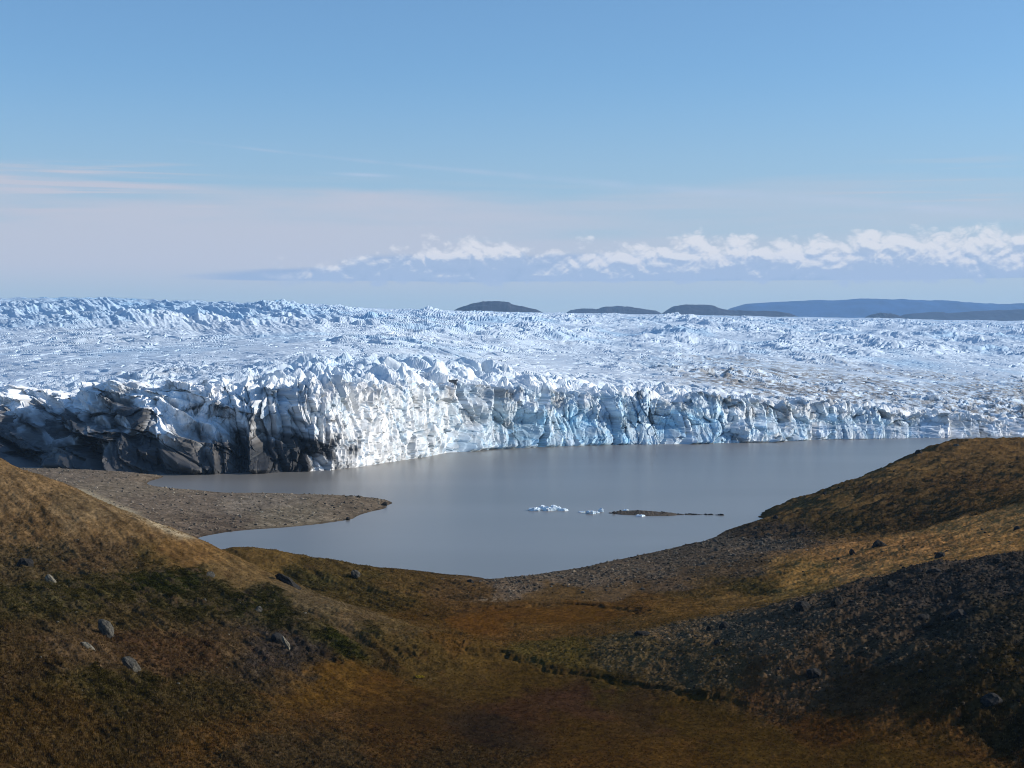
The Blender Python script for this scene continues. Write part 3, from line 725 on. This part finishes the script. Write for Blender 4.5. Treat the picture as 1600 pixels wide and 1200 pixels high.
    # --- colour
    white = np.array([.88, .90, .905]); blue = np.array([.36, .62, .80]); deep = np.array([.17, .40, .60]); dirt = lin((96, 88, 78)); black = lin((20, 20, 22))
    oncl = sst(1.25, .95, tt)
    bl = sst(560, 800, PX) * oncl * (0.38 + .5 * fbm(s / 20, q / 13, 4, 700) + .20 * (rnd(c1, d1, 5) - .5) + .35 * (rnd(c2, d2, 6) - .5)) * sst(1620, 1350, PX)
    bl = bl + .45 * oncl * sst(700, 830, PX) * sst(1200, 1020, PX) * sst(.75, .3, tt) * (.6 + .8 * fbm(s / 30, q / 20, 3, 701))
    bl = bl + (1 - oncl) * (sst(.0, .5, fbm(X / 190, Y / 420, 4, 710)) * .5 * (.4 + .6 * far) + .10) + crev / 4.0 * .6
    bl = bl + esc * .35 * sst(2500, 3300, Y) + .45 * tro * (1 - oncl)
    bl = np.clip(bl, 0, 1)[..., None]
    col = white * (1 - bl) + blue * bl
    dp = np.clip(sst(.08, .0, e2) * oncl * .5 * (1 - lm), 0, 1)[..., None]
    col = col * (1 - dp) + deep * dp
    # dirt on the surface: brownish bands on the right, thin veils elsewhere
    fb = fbm(X / 130, Y / 260, 5, 720, 0.65); ff = fbm(X / 9, Y / 22, 4, 730, 0.65)
    dsf = (0.10 + .35 * sst(.0, .6, fb) + 1.15 * sst(930, 1200, PX) * sst(-.3, .15, fb + .12) * sst(2900, 1900, Y) * (.45 + .55 * sst(1250, 1500, Y))) * sst(-.3, .5, ff + .25 * fb)
    dsf = dsf * (1 - .7 * far) * (1 - oncl)
    # dirty cap of the middle cliff and streaks down from it
    cap = np.exp(-((tt - .97) / .16) ** 2) * sst(650, 760, PX) * sst(-.25, .35, fbm(s / 28, q / 9, 4, 740))
    stk = sst(.1, .5, fbm(s / 4, q / 26, 3, 750, .6)) * sst(.2, .9, tt) * oncl * sst(-.1, .4, fbm(s / 50, q / 40, 2, 760)) * (1 - lm)
    stc = sst(.22, .5, fbm(s / 9, q / 9, 4, 770, .6, ridged=True)) * oncl * .30
    field_shade = ((1 - oncl) * sst(10, 120, Bk))[..., None] * (1 - .5 * np.clip(serac + serac2, 0, 1))[..., None]  # shade and dirt of the ice field painted in as a bluish darkening
    col = col * (1 - field_shade * np.array([.25, .18, .11]))
    dd = np.clip(dsf + cap * .5 + stk * .45 + stc * (1 - lm), 0, .85)[..., None]
    col = col * (1 - dd) + dirt * dd * 1.6
    # left margin: rock flour and debris, strongest at the foot, thinning upwards and to the right
    lz = sst(560, 300, PX) * (np.clip(1.08 - tt * 1.05, -.2, 1) + .4 * sst(.4, .1, tt)) + .35 * sst(160, 40, PX) * sst(.9, .5, tt) + np.exp(-((PX - 440) / 75) ** 2) * sst(.62, .30, tt) * .75 + sst(260, 100, PX) * .12
    ln = .9 * fbm(k / 20 + wob, k2 / 80, 4, 780, .55) + .6 * fbm(ARC / 16, Zz / 9, 4, 790, .6) - .5 * (fin - .25) + .75 * (rnd(hc1, hd1, 21) - .45) + .8 * (rnd(hc2, hd2, 22) - .5) + .9 * fbm((ARC + Zz) / 9, (ARC - Zz) / 22, 4, 791, .6)
    ld = np.clip(sst(.05, .75, lz + ln * .55 - .08), 0, 1) * sst(1.5, 1.0, tt)
    ldk = sst(.0, .5, ln + lz * .5 - .15)[..., None]  # crests lighter, gullies near black: shade painted in with the debris colour
    lcol = lin((70, 66, 62)) * (1 - ldk) + black * ldk
    ld = ld[..., None] * .96
    col = col * (1 - ld) + lcol * ld
    col = np.clip(col, .01, .92)
    m = attr_material('glacier_ice', 0.6, 0.3, 0.5, 0.08, 0.06, 0.7, 5.0)
    mesh_np('glacier', np.stack([X2, Y2, Z2], -1), grid_faces(*X2.shape), m, col.reshape(-1, 3), smooth=False, kind='structure')
build_glacier()

# ------------------------------------------------------------------ distant hills
def hill(profile, Y, depth, colour, label_name='hill', seed=0, amp=1.0, nx=160, ny=50, base=-60):
    p = np.array(profile, float)
    pxs = np.linspace(p[0, 0], p[-1, 0], nx)
    rows = np.interp(pxs, p[:, 0], p[:, 1])
    rows = rows + fbm(pxs / 14, pxs * 0 + seed, 4, seed + 3, .6) * 1.6 * np.sin(np.pi * np.linspace(0, 1, nx)) * (4 if amp < .9 else 1) ** .0
    v = np.linspace(-1, 1, ny)[:, None]
    X = (pxs[None, :] - 800) / F * Y * np.ones_like(v)
    Yy = Y + depth * v * np.ones_like(X)
    top = CAMZ - (rows - HZ) / F * Y
    b0 = top.min() - 60
    env = (1 - np.abs(v) ** 1.6)
    nz = fbm(X / (depth * .5), Yy / (depth * .5), 5, seed, .55, ridged=True)
    Zh = b0 + (top[None, :] - b0) * env * (1 + .10 * amp * nz * (1 - np.exp(-(v / .2) ** 2))) + amp * (top.max() - b0) * .03 * nz
    nc = fbm(X / (depth * .3), Yy / (depth * .3), 4, seed + 9)
    col = lin(colour)[None, None, :] * (1 + .5 * nc[..., None])
    m = M_hill
    mesh_np('hill', np.stack([X, Yy, Zh], -1), grid_faces(*X.shape), m, np.clip(col, .01, 1).reshape(-1, 3), kind='structure')
M_hill = attr_material('far_rock', 0.95, 0.1, 0.02, 0.35)
hill([(700, 490), (718, 482), (738, 475), (752, 472), (775, 471), (796, 473), (800, 476), (815, 479), (838, 484), (850, 490)], 10500, 420, (48, 46, 50), seed=801)
hill([(880, 492), (892, 485), (910, 482.5), (930, 483), (945, 480), (965, 478.5), (985, 480), (1005, 483.5), (1024, 486), (1035, 492)], 12500, 420, (52, 50, 56), seed=811)
hill([(1030, 494), (1042, 485), (1052, 479), (1072, 476.5), (1100, 476), (1115, 479), (1130, 484), (1150, 486), (1185, 486), (1215, 487), (1232, 490), (1245, 496)], 12000, 420, (50, 48, 54), seed=821)
hill([(1350, 498), (1360, 492), (1375, 489), (1395, 491), (1408, 495), (1420, 500)], 12000, 300, (44, 42, 46), seed=831)
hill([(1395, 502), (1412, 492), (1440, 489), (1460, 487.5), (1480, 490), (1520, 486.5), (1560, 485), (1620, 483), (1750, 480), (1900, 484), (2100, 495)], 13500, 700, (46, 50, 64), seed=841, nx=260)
hill([(1120, 500), (1140, 482), (1165, 475), (1200, 473), (1240, 471), (1270, 469.5), (1300, 470), (1345, 467), (1400, 468), (1450, 469.5), (1480, 470), (1530, 474), (1560, 475.5), (1590, 474.5), (1640, 470), (1760, 472), (2000, 480), (2200, 500)], 18000, 1100, (34, 76, 124), seed=851, nx=300, amp=.6)  # blue of the distance haze is painted into this range's rock colour

# ------------------------------------------------------------------ stones
def ico(sub):
    import bmesh
    bm = bmesh.new(); bmesh.ops.create_icosphere(bm, subdivisions=sub, radius=1.0)
    v = np.array([q.co[:] for q in bm.verts]); f = np.array([[q.index for q in fc.verts] for fc in bm.faces]); bm.free()
    return v, f
ICO1, ICO1F = ico(1); ICO2, ICO2F = ico(2); ICO3, ICO3F = ico(3)

def rock_shape(v, seed, cuts=9, rough=.12):
    r = np.random.default_rng(seed)
    v = v.copy()
    for _ in range(cuts):                       # planes broken off the block
        n = r.normal(size=3); n /= np.linalg.norm(n); d = r.uniform(.55, .85)
        s = v @ n - d
        v = v - np.clip(s, 0, None)[:, None] * n * .93
    v *= np.array([1.0, r.uniform(.7, 1.0), r.uniform(.55, .85)])
    nn = fbm(v[:, 0] * 2.3 + v[:, 2] * 3.1 + seed, v[:, 1] * 2.3 - v[:, 2] * 2.2, 3, seed)
    return v * (1 + rough * nn[:, None] * 2)

def rot_z(v, a):
    c, s = math.cos(a), math.sin(a)
    return np.stack([v[:, 0] * c - v[:, 1] * s, v[:, 0] * s + v[:, 1] * c, v[:, 2]], -1)

def stone_material(name, c1, c2, scale=3.0):
    m, t, b = material(name)
    tc = t.nodes.new('ShaderNodeTexCoord')
    n1 = noise(t, tc.outputs['Object'], scale, 6.0, .65); n2 = noise(t, tc.outputs['Object'], scale * 4, 4.0, .6)
    col = mixc(t, n1.step(.35, .68), tuple(lin(c1)), tuple(lin(c2)))
    col = mixc(t, n2.step(.60, .70) * .3, col, tuple(lin((124, 119, 104))))
    t.links.new(col, b.inputs['Base Color']); b.inputs['Roughness'].default_value = .92; b.inputs['Specular IOR Level'].default_value = .2
    bu = t.nodes.new('ShaderNodeBump'); bu.inputs['Distance'].default_value = .06
    t.links.new(n2.s, bu.inputs['Height']); t.links.new(bu.outputs[0], b.inputs['Normal'])
    return m
M_grey = stone_material('grey_rock', (56, 54, 49), (92, 88, 78))
M_dark = stone_material('dark_rock', (26, 25, 24), (52, 49, 44))
M_pale = stone_material('pale_rock', (84, 79, 68), (128, 121, 104))

def boulder(px, row, w, h, mat, label, seed, name='boulder', sink=.25, dep=None, lean=0, cuts=11):
    """w, h: size in photo pixels; row: where its foot meets the ground"""
    x, y, _ = hit(px, row)
    z = float(gz_at(x, y)[0])
    mpp = y / F
    v = rock_shape(ICO3, seed, cuts)
    v = v / (v.max(0) - v.min(0)); v -= (v.max(0) + v.min(0)) / 2
    w *= .74; h *= .9; sink = max(sink, min(1.2, .45 * w / h)); h *= .95
    v *= np.array([w * mpp, (dep or w * .9) * mpp, h * mpp * (1 + sink)])
    v[:, 0] += lean * v[:, 2]
    v[:, 2] -= v[:, 2].min()
    v[:, 2] -= h * mpp * sink
    o = mesh_np(name, v, ICO3F, mat, smooth=False, label=label, cat='rock')
    for p in o.data.polygons: pass
    o.location = (x, y, z)
    return o

boulder(165, 990, 34, 30, M_grey, 'tall pale grey boulder standing upright on the green shrubby part of the left slope', 11, lean=-.5)
boulder(206, 1046, 30, 28, M_grey, 'wedge-shaped grey boulder leaning downhill, lower of the two big ones on the left slope', 12, lean=-.6)
boulder(447, 1014, 13, 24, M_pale, 'narrow pale rock slab poking out of the foot of the left slope', 13, lean=-.4)
boulder(432, 1003, 26, 14, M_dark, 'low dark rock just above the narrow pale slab on the left slope', 14)
boulder(448, 914, 44, 20, M_dark, 'broad dark outcrop on the golden crest of the left hill', 15, name='rock_outcrop', lean=-.8)
boulder(136, 1012, 26, 13, M_pale, 'flat pale rock below the tall upright boulder on the left slope', 16, lean=-.4)
boulder(78, 908, 22, 16, M_pale, 'small pale rock high up near the left edge of the left slope', 17, lean=-.4)
boulder(38, 888, 34, 15, M_dark, 'dark rock ledge high on the left slope at the photo edge', 18, name='rock_ledge')
boulder(327, 900, 22, 9, M_grey, 'low grey rock on the tan upper part of the left slope', 19)
boulder(556, 906, 20, 12, M_grey, 'solitary grey rock on the low brown knob beside the lake', 20, lean=-.4)
boulder(403, 957, 18, 9, M_grey, 'small grey rock among green shrubs under the golden crest of the left hill', 21)
boulder(735, 912, 16, 6, M_dark, 'small dark rock at the tip of the knob where the water begins', 22)
boulder(1309, 948, 26, 20, M_dark, 'big dark squarish boulder on the crest of the near rocky slope', 23, cuts=14)
boulder(1254, 952, 36, 15, M_dark, 'rounded dark mound of rock left of the squarish crest boulder', 24)
boulder(1133, 980, 24, 12, M_dark, 'dark boulder at the left end of the near rocky slope crest', 25)
boulder(1108, 985, 11, 9, M_dark, 'small dark block beside the boulder at the left end of the rocky crest', 26)
boulder(1122, 1008, 16, 11, M_dark, 'round dark stone in the pale scree below the left end of the rocky crest', 27)
boulder(1273, 1058, 32, 15, M_dark, 'blue-grey flat-topped boulder low on the brown foot of the rocky slope', 28)
boulder(1003, 996, 34, 8, M_dark, 'low dark humped rock where the valley floor meets the right slope', 29)
boulder(1333, 866, 13, 12, M_dark, 'small dark upright rock on the golden slope below the far right hill', 30)
boulder(1375, 856, 34, 12, M_dark, 'row-like dark rock on the upper golden slope under the far right hill', 31)
boulder(1470, 870, 22, 11, M_dark, 'dark rock half sunk in the middle of the golden slope', 32)
boulder(1392, 916, 24, 10, M_dark, 'dark rock on the rocky crest right of the squarish boulder', 33)
boulder(1445, 966, 30, 11, M_dark, 'dark wedge of rock in the grey scree of the near right slope', 34)
boulder(1500, 962, 52, 15, M_dark, 'wide dark outcrop jutting from the upper grey scree of the right slope', 35, name='rock_outcrop')
boulder(1550, 1098, 52, 15, M_dark, 'largest dark outcrop, at the foot of the shaded right slope', 36, name='rock_outcrop')
boulder(1460, 895, 34, 8, M_dark, 'long low dark rock on the skyline of the scree below the golden slope', 37)
boulder(1560, 880, 20, 8, M_dark, 'dark rock on the scree crest near the right photo edge', 38)
boulder(1590, 828, 14, 9, M_dark, 'dark rock high on the golden slope at the right photo edge', 39)
boulder(1213, 815, 12, 6, M_dark, 'dark rock at the shoreline corner where the beach meets the far right hill', 40)
boulder(1289, 778, 8, 5, M_dark, 'tiny dark rock on the skyline edge of the far right hill', 41)
boulder(1436, 713, 16, 7, M_dark, 'dark crag just under the top of the far right hill on its lake side', 42, name='rock_outcrop')
boulder(1495, 700, 14, 5, M_grey, 'small grey rock near the summit of the far right hill', 43)
boulder(600, 790, 14, 7, M_dark, 'dark boulder at the very tip of the gravel spit', 44)
boulder(543, 813, 10, 6, M_dark, 'dark boulder on the near shore of the spit short of its tip', 45)
boulder(560, 778, 9, 5, M_dark, 'dark boulder on the far shore of the gravel spit', 46)

# medium stones, each an object of its own
def zone_sample(n, poly, seed):
    """n places seen inside a photo polygon"""
    r = np.random.default_rng(seed)
    P = np.array(poly, float); out = []
    while len(out) < n:
        q = r.uniform(P.min(0), P.max(0), (n, 2))
        k = poly_in(q[:, 0], q[:, 1], poly)
        out += list(q[k])
    return np.array(out[:n])

protos = {}
def stone_protos(mat, key):
    protos[key] = []
    for i in range(7):
        v = rock_shape(ICO2, 900 + i + len(key), 8)
        v /= np.abs(v).max()
        me = mesh_np('stone', v, ICO2F, mat, smooth=False, link=False)
        protos[key].append(me)
stone_protos(M_grey, 'grey'); stone_protos(M_dark, 'dark'); stone_protos(M_pale, 'pale!')
areas = [
 ([(955, 990), (1130, 975), (1240, 950), (1600, 868), (1600, 1060), (1300, 1060), (1050, 1040)], 120, 'dark', 'dark angular stone in the grey scree of the near right slope', 'stones on the near right slope', (3, 9)),
 ([(770, 908), (1000, 872), (1190, 822), (1260, 850), (1150, 885), (1000, 925), (820, 930)], 95, 'grey', 'grey stone on the pebbly beach below the right hills', 'stones on the lake beach', (2.5, 8)),
 ([(150, 750), (300, 768), (560, 777), (608, 788), (540, 810), (330, 832), (200, 790)], 55, 'dark', 'dark stone on the flat gravel spit in front of the ice', 'stones on the gravel spit', (2, 4.5)),
 ([(20, 780), (250, 850), (560, 960), (400, 1060), (100, 1150), (10, 1000)], 34, 'pale!', 'pale stone lying in the heath of the left slope', 'stones on the left slope', (2, 6)),
 ([(1230, 900), (1330, 860), (1590, 800), (1590, 850), (1300, 915)], 14, 'dark', 'dark stone on the golden grass slope', 'stones on the golden slope', (3, 7)),
 ([(1230, 800), (1420, 722), (1480, 695), (1500, 700), (1300, 790)], 14, 'dark', 'dark stone along the skyline of the far right hill', 'stones on the far right hill', (2, 4)),
]
for ai, (poly, n, key, label, group, (s0, s1)) in enumerate(areas):
    pts = zone_sample(n, poly, 60 + ai)
    hs = [hit(*p) for p in pts]
    zz = gz_at([h[0] for h in hs], [h[1] for h in hs])
    for i, (h, z) in enumerate(zip(hs, zz)):
        src = protos[key][i % 7]
        o = src.copy(); C.objects.link(o)
        tag(o, label, 'stone', group)
        sz = (s0 + (s1 - s0) * rng.random() ** 2.2) * h[1] / F * .62
        o.scale = (sz * rng.uniform(.8, 1.3), sz, sz * rng.uniform(.6, 1.0))
        o.rotation_euler = (rng.uniform(-.3, .3), rng.uniform(-.3, .3), rng.uniform(0, 6.28))
        o.location = (h[0], h[1], z + sz * .15)

# small rubble: uncountable
def scatter_points(n, seed, wfun, ylo=175, yhi=900):
    r = np.random.default_rng(seed)
    xs, ys, cs = [], [], []
    tot = 0
    while tot < n:
        Yv = 1 / r.uniform(1 / yhi, 1 / ylo, n); U = r.uniform(-860, 860, n) / F
        X = U * Yv
        cv = cover(X, Yv)
        k = r.random(n) < wfun(cv, X, Yv)
        xs.append(X[k]); ys.append(Yv[k]); cs.append(cv[k]); tot += k.sum()
        if len(xs) > 14: break
    X = np.concatenate(xs)[:n]; Yv = np.concatenate(ys)[:n]; cv = np.concatenate(cs)[:n]
    z = ground_full(X, Yv)[0]
    k = z > .02
    return X[k], Yv[k], z[k], cv[k]

def scatter_mesh(name, protos_v, protos_f, X, Y, Zp, size, cols, mat, seed, vs=(.7, 1.1), smooth=False, colvar=None):
    r = np.random.default_rng(seed)
    n = len(X); ang = r.uniform(0, 2 * np.pi, n); pick = r.integers(0, len(protos_v), n)
    Vs, Fs, Cs = [], [], []; off = 0
    hs = r.uniform(vs[0], vs[1], n)
    for k, (pv, pf) in enumerate(zip(protos_v, protos_f)):
        i = np.nonzero(pick == k)[0]
        c, s = np.cos(ang[i])[:, None], np.sin(ang[i])[:, None]
        vx = (pv[None, :, 0] * c - pv[None, :, 1] * s) * size[i][:, None] + X[i][:, None]
        vy = (pv[None, :, 0] * s + pv[None, :, 1] * c) * size[i][:, None] + Y[i][:, None]
        vz = pv[None, :, 2] * size[i][:, None] * hs[i][:, None] + Zp[i][:, None]
        Vs.append(np.stack([vx, vy, vz], -1).reshape(-1, 3))
        Fs.append((pf[None] + (np.arange(len(i)) * len(pv))[:, None, None] + off).reshape(-1, pf.shape[1]))
        Cs.append(np.repeat(cols[i], len(pv), 0)); off += len(i) * len(pv)
    return mesh_np(name, np.concatenate(Vs), np.concatenate(Fs), mat, np.concatenate(Cs), smooth=smooth, kind='stuff')

M_rubble = attr_material('rubble', 0.95, 0.05, 3.0, 0.25)
rp = [rock_shape(ICO1, 700 + i, 5, .1) for i in range(8)]
X_, Y_, Z_, c_ = scatter_points(42000, 21, lambda cv, X, Y: np.clip(cv[:, 3] - .12, 0, 1) ** 1.6 * 1.1)
sz = (0.5 + 1.6 * rng.random(len(X_)) ** 5) * .20 * np.where(Y_ > 500, 2.1, np.where(Y_ > 400, 1.7, 1.1))
tone = rng.uniform(.35, 1.7, (len(X_), 1)) * np.where(rng.random((len(X_), 1)) < .08, 1.7, 1)
rc = (c_[:, :3] * .5 + c_[:, :3].mean(1, keepdims=True) * .5) * tone * np.array([1.0, .9, .70])
scatter_mesh('rubble', rp, [ICO1F] * 8, X_, Y_, Z_, sz, np.clip(rc, .01, .45), M_rubble, 5)

# ------------------------------------------------------------------ tundra plants
def tuft(nb, h, w, spread, seed, droop=.4):
    r = np.random.default_rng(seed); V = []; Fc = []
    for i in range(nb):
        a = r.uniform(0, 6.28); b = r.uniform(0, 6.28); rr = spread * math.sqrt(r.random())
        cx, cy = rr * math.cos(a), rr * math.sin(a)
        ln_ = h * r.uniform(.5, 1.1); lx, ly = math.cos(a) * droop * ln_ * r.random(), math.sin(a) * droop * ln_ * r.random()
        dx, dy = math.cos(b) * w, math.sin(b) * w
        k = len(V)
        V += [(cx - dx, cy - dy, -.05), (cx + dx, cy + dy, -.05), (cx + lx, cy + ly, ln_)]; Fc.append((k, k + 1, k + 2))
    return np.array(V), np.array(Fc)

def shrub(nl, rad, h, leaf, seed):
    r = np.random.default_rng(seed); V = []; Fc = []
    for i in range(nl):
        d = r.normal(size=3); d /= np.linalg.norm(d); d[2] = abs(d[2]); p = d * np.array([rad, rad, h]) * r.uniform(.5, 1.0) ** .6
        u = r.normal(size=3); u /= np.linalg.norm(u); w = np.cross(u, r.normal(size=3)); w /= np.linalg.norm(w)
        k = len(V); V += [tuple(p - u * leaf), tuple(p + w * leaf * .7), tuple(p + u * leaf)]; Fc.append((k, k + 1, k + 2))
    return np.array(V), np.array(Fc)

M_plant = attr_material('tundra_plants', 0.95, 0.0, 2.0, 0.25)
tp = [tuft(9, 1, .07, .5, 30 + i) for i in range(6)]
X_, Y_, Z_, c_ = scatter_points(190000, 31, lambda cv, X, Y: np.clip(1 - cv[:, 3] * 1.1, 0, 1) * (.15 + .85 * cv[:, 5]) * (Y < 640), 178, 640)
sz = rng.uniform(.16, .42, len(X_)) * (.5 + .6 * c_[:, 5])
tone = rng.uniform(.35, 1.8, (len(X_), 1))
gc = c_[:, :3] * tone * np.array([.97, .87, .52])
pale = (rng.random(len(X_)) < .18)[:, None]
gc = np.where(pale, gc * .5 + .5 * lin((128, 106, 70)), gc)
scatter_mesh('grass', [a for a, b in tp], [b for a, b in tp], X_, Y_, Z_, sz, np.clip(gc * 1.1, .01, .4), M_plant, 6, (.6, 1.1))
sp = [shrub(46, 1, .7, .26, 50 + i) for i in range(5)]
X_, Y_, Z_, c_ = scatter_points(40000, 41, lambda cv, X, Y: np.clip(cv[:, 4] - .12, 0, 1) ** 1.5 * sst(-.12, .22, -fbm(X / 5 + 3, Y / 7, 4, 43, .6)), 178, 560)
sz = rng.uniform(.18, .62, len(X_)) * (.5 + .6 * c_[:, 4])
tone = rng.uniform(.5, 1.5, (len(X_), 1))
sc_ = (c_[:, :3] * tone * .72 + lin((52, 56, 24)) * .25 * tone * c_[:, 4:5]) * np.array([1.1, .95, .62])
scatter_mesh('shrubbery', [a for a, b in sp], [b for a, b in sp], X_, Y_, Z_, sz, np.clip(sc_, .006, .4), M_plant, 8, (.7, 1.1))

# bright moss cushion
x, y, _ = hit(655, 1060); z = float(gz_at(x, y)[0])
v, f = shrub(420, .9, .3, .10, 77)
cc = np.tile(lin((150, 128, 40)), (len(v), 1)) * np.random.default_rng(3).uniform(.7, 1.3, (len(v), 1))
o = mesh_np('moss_cushion', v, f, M_plant, cc, smooth=False, label='small bright yellow-green moss cushion on the orange bog edge', cat='plant'); o.location = (x, y, z)

# ------------------------------------------------------------------ gravel bar and drifting ice
def gravel_bar():
    a = WL(948, 802); b = WL(1128, 805.5)
    n, mth = 260, 26
    s = np.linspace(0, 1, n)[None, :]; v = np.linspace(-1, 1, mth)[:, None]
    halfw = np.interp(s.ravel(), [0, .12, .35, .55, .62, 1], [.2, 3.2, 4.2, 2.6, 1.1, .5])[None, :]
    X = a[0] + (b[0] - a[0]) * s + 0 * v; Yb = a[1] + (b[1] - a[1]) * s + v * halfw * 2.2 + 1.0 * np.sin(s * 9)
    h = np.interp(s.ravel(), [0, .1, .3, .55, .62, .7, 1], [0, .7, 1.2, .8, .30, .15, .10])[None, :]
    Zb = h * (1 - v * v) - .12 + fbm(X / 1.2, Yb / 1.2, 3, 66) * .32
    col = np.clip(lin((92, 84, 74))[None, None] * (1 + .6 * fbm(X / .6, Yb / .6, 3, 67)[..., None]), .01, 1)
    mesh_np('gravel_bar', np.stack([X, Yb, Zb], -1), grid_faces(*X.shape), M_ground, col.reshape(-1, 3), kind='structure')
    r = np.random.default_rng(9)
    for i in range(46):
        sx_ = r.random() if i < 26 else r.uniform(.55, 1.0)
        x = a[0] + (b[0] - a[0]) * sx_; y = a[1] + (b[1] - a[1]) * sx_ + r.uniform(-1, 1) * (1.0 if sx_ > .55 else 3.5) + math.sin(sx_ * 9)
        o = protos['dark'][i % 7].copy(); C.objects.link(o)
        tag(o, 'dark stone on the long gravel bar rising from the lake', 'stone', 'stones on the gravel bar')
        s_ = r.uniform(.25, .6); o.scale = (s_ * 1.3, s_, s_ * .9); o.rotation_euler = (0, 0, r.uniform(0, 6))
        o.location = (x, y, (.75 if sx_ < .55 else .12) * r.uniform(.6, 1.1))
    o = protos['dark'][2].copy(); C.objects.link(o)
    tag(o, 'lone dark stone at the far right end of the gravel bar', 'stone'); o.scale = (.9, .8, .65); o.location = (b[0], b[1], .25)
gravel_bar()

def ice_material():
    m, t, b = material('floating_ice')
    tc = t.nodes.new('ShaderNodeTexCoord')
    n = noise(t, tc.outputs['Object'], 1.2, 4.0)
    t.links.new(mixc(t, n.step(.35, .65), (.84, .88, .90), (.62, .78, .86)), b.inputs['Base Color'])
    b.inputs['Roughness'].default_value = .45
    return m
M_ice = ice_material()
def floe(px, row, w, h, label, seed, group='ice floes drifting in the lake'):
    x, y, _ = WL(px, row)
    mpp = y / F
    r = np.random.default_rng(seed)
    v = rock_shape(ICO3, seed, 8, .16)
    v = v / (v.max(0) - v.min(0)); v -= (v.max(0) + v.min(0)) / 2
    nn = fbm(v[:, 0] * 5 + seed, v[:, 1] * 5, 3, seed, .6, ridged=True)
    v[:, 2] += np.where(v[:, 2] > 0, nn * .55, 0)
    v *= np.array([1.3 * w * mpp, w * mpp * r.uniform(.7, 1.2), h * mpp * 1.1]); v[:, 2] -= v[:, 2].min() + h * mpp * .55
    o = mesh_np('ice_floe', v, ICO3F, M_ice, smooth=False, label=label, cat='ice floe', group=group); o.location = (x, y, 0)
floe(835, 798, 15, 5, 'leftmost low white ice floe of the larger drifting group', 101)
floe(846, 796, 11, 7, 'small peaked white floe second from the left in the larger drifting group', 102)
floe(858, 798, 17, 7, 'widest white ice floe, in the middle of the larger drifting group', 103)
floe(870, 797, 11, 6, 'white floe just right of the widest one in the larger group', 104)
floe(880, 798, 13, 4, 'low flat white floe at the right end of the larger drifting group', 105)
floe(866, 793, 10, 4, 'small white floe behind the widest one of the larger group', 106)
floe(909, 801, 8, 2.5, 'sliver of ice left of the smaller floe group', 107)
floe(923, 803, 12, 6, 'bright white floe in the smaller group by the gravel bar tip', 108)
floe(939, 800, 7, 7, 'upright small white floe right at the left tip of the gravel bar', 109)
floe(932, 802, 8, 3, 'thin white floe between the bright and the upright one of the smaller group', 112)
floe(978, 799.5, 8, 4, 'small white ice piece stranded behind the gravel bar', 110)
floe(1001, 807, 12, 3, 'small low white floe in front of the gravel bar', 111)

# ------------------------------------------------------------------ haze
def haze():
    v = np.array([(x, y, z) for x in (-8000, 14000) for y in (-600, 20000) for z in (-9.0, 760)], float)
    f = np.array([(0, 1, 3, 2), (4, 6, 7, 5), (0, 4, 5, 1), (2, 3, 7, 6), (0, 2, 6, 4), (1, 5, 7, 3)])
    m = bpy.data.materials.new('air'); m.use_nodes = True; t = m.node_tree; t.nodes.clear()
    out = t.nodes.new('ShaderNodeOutputMaterial'); p = t.nodes.new('ShaderNodeVolumePrincipled')
    p.inputs['Color'].default_value = (.42, .68, 1.0, 1); p.inputs['Density'].default_value = 2.8e-5; p.inputs['Anisotropy'].default_value = 0.1
    t.links.new(p.outputs[0], out.inputs['Volume'])
    mesh_np('haze', v, f, m, smooth=False, kind='stuff')
haze()
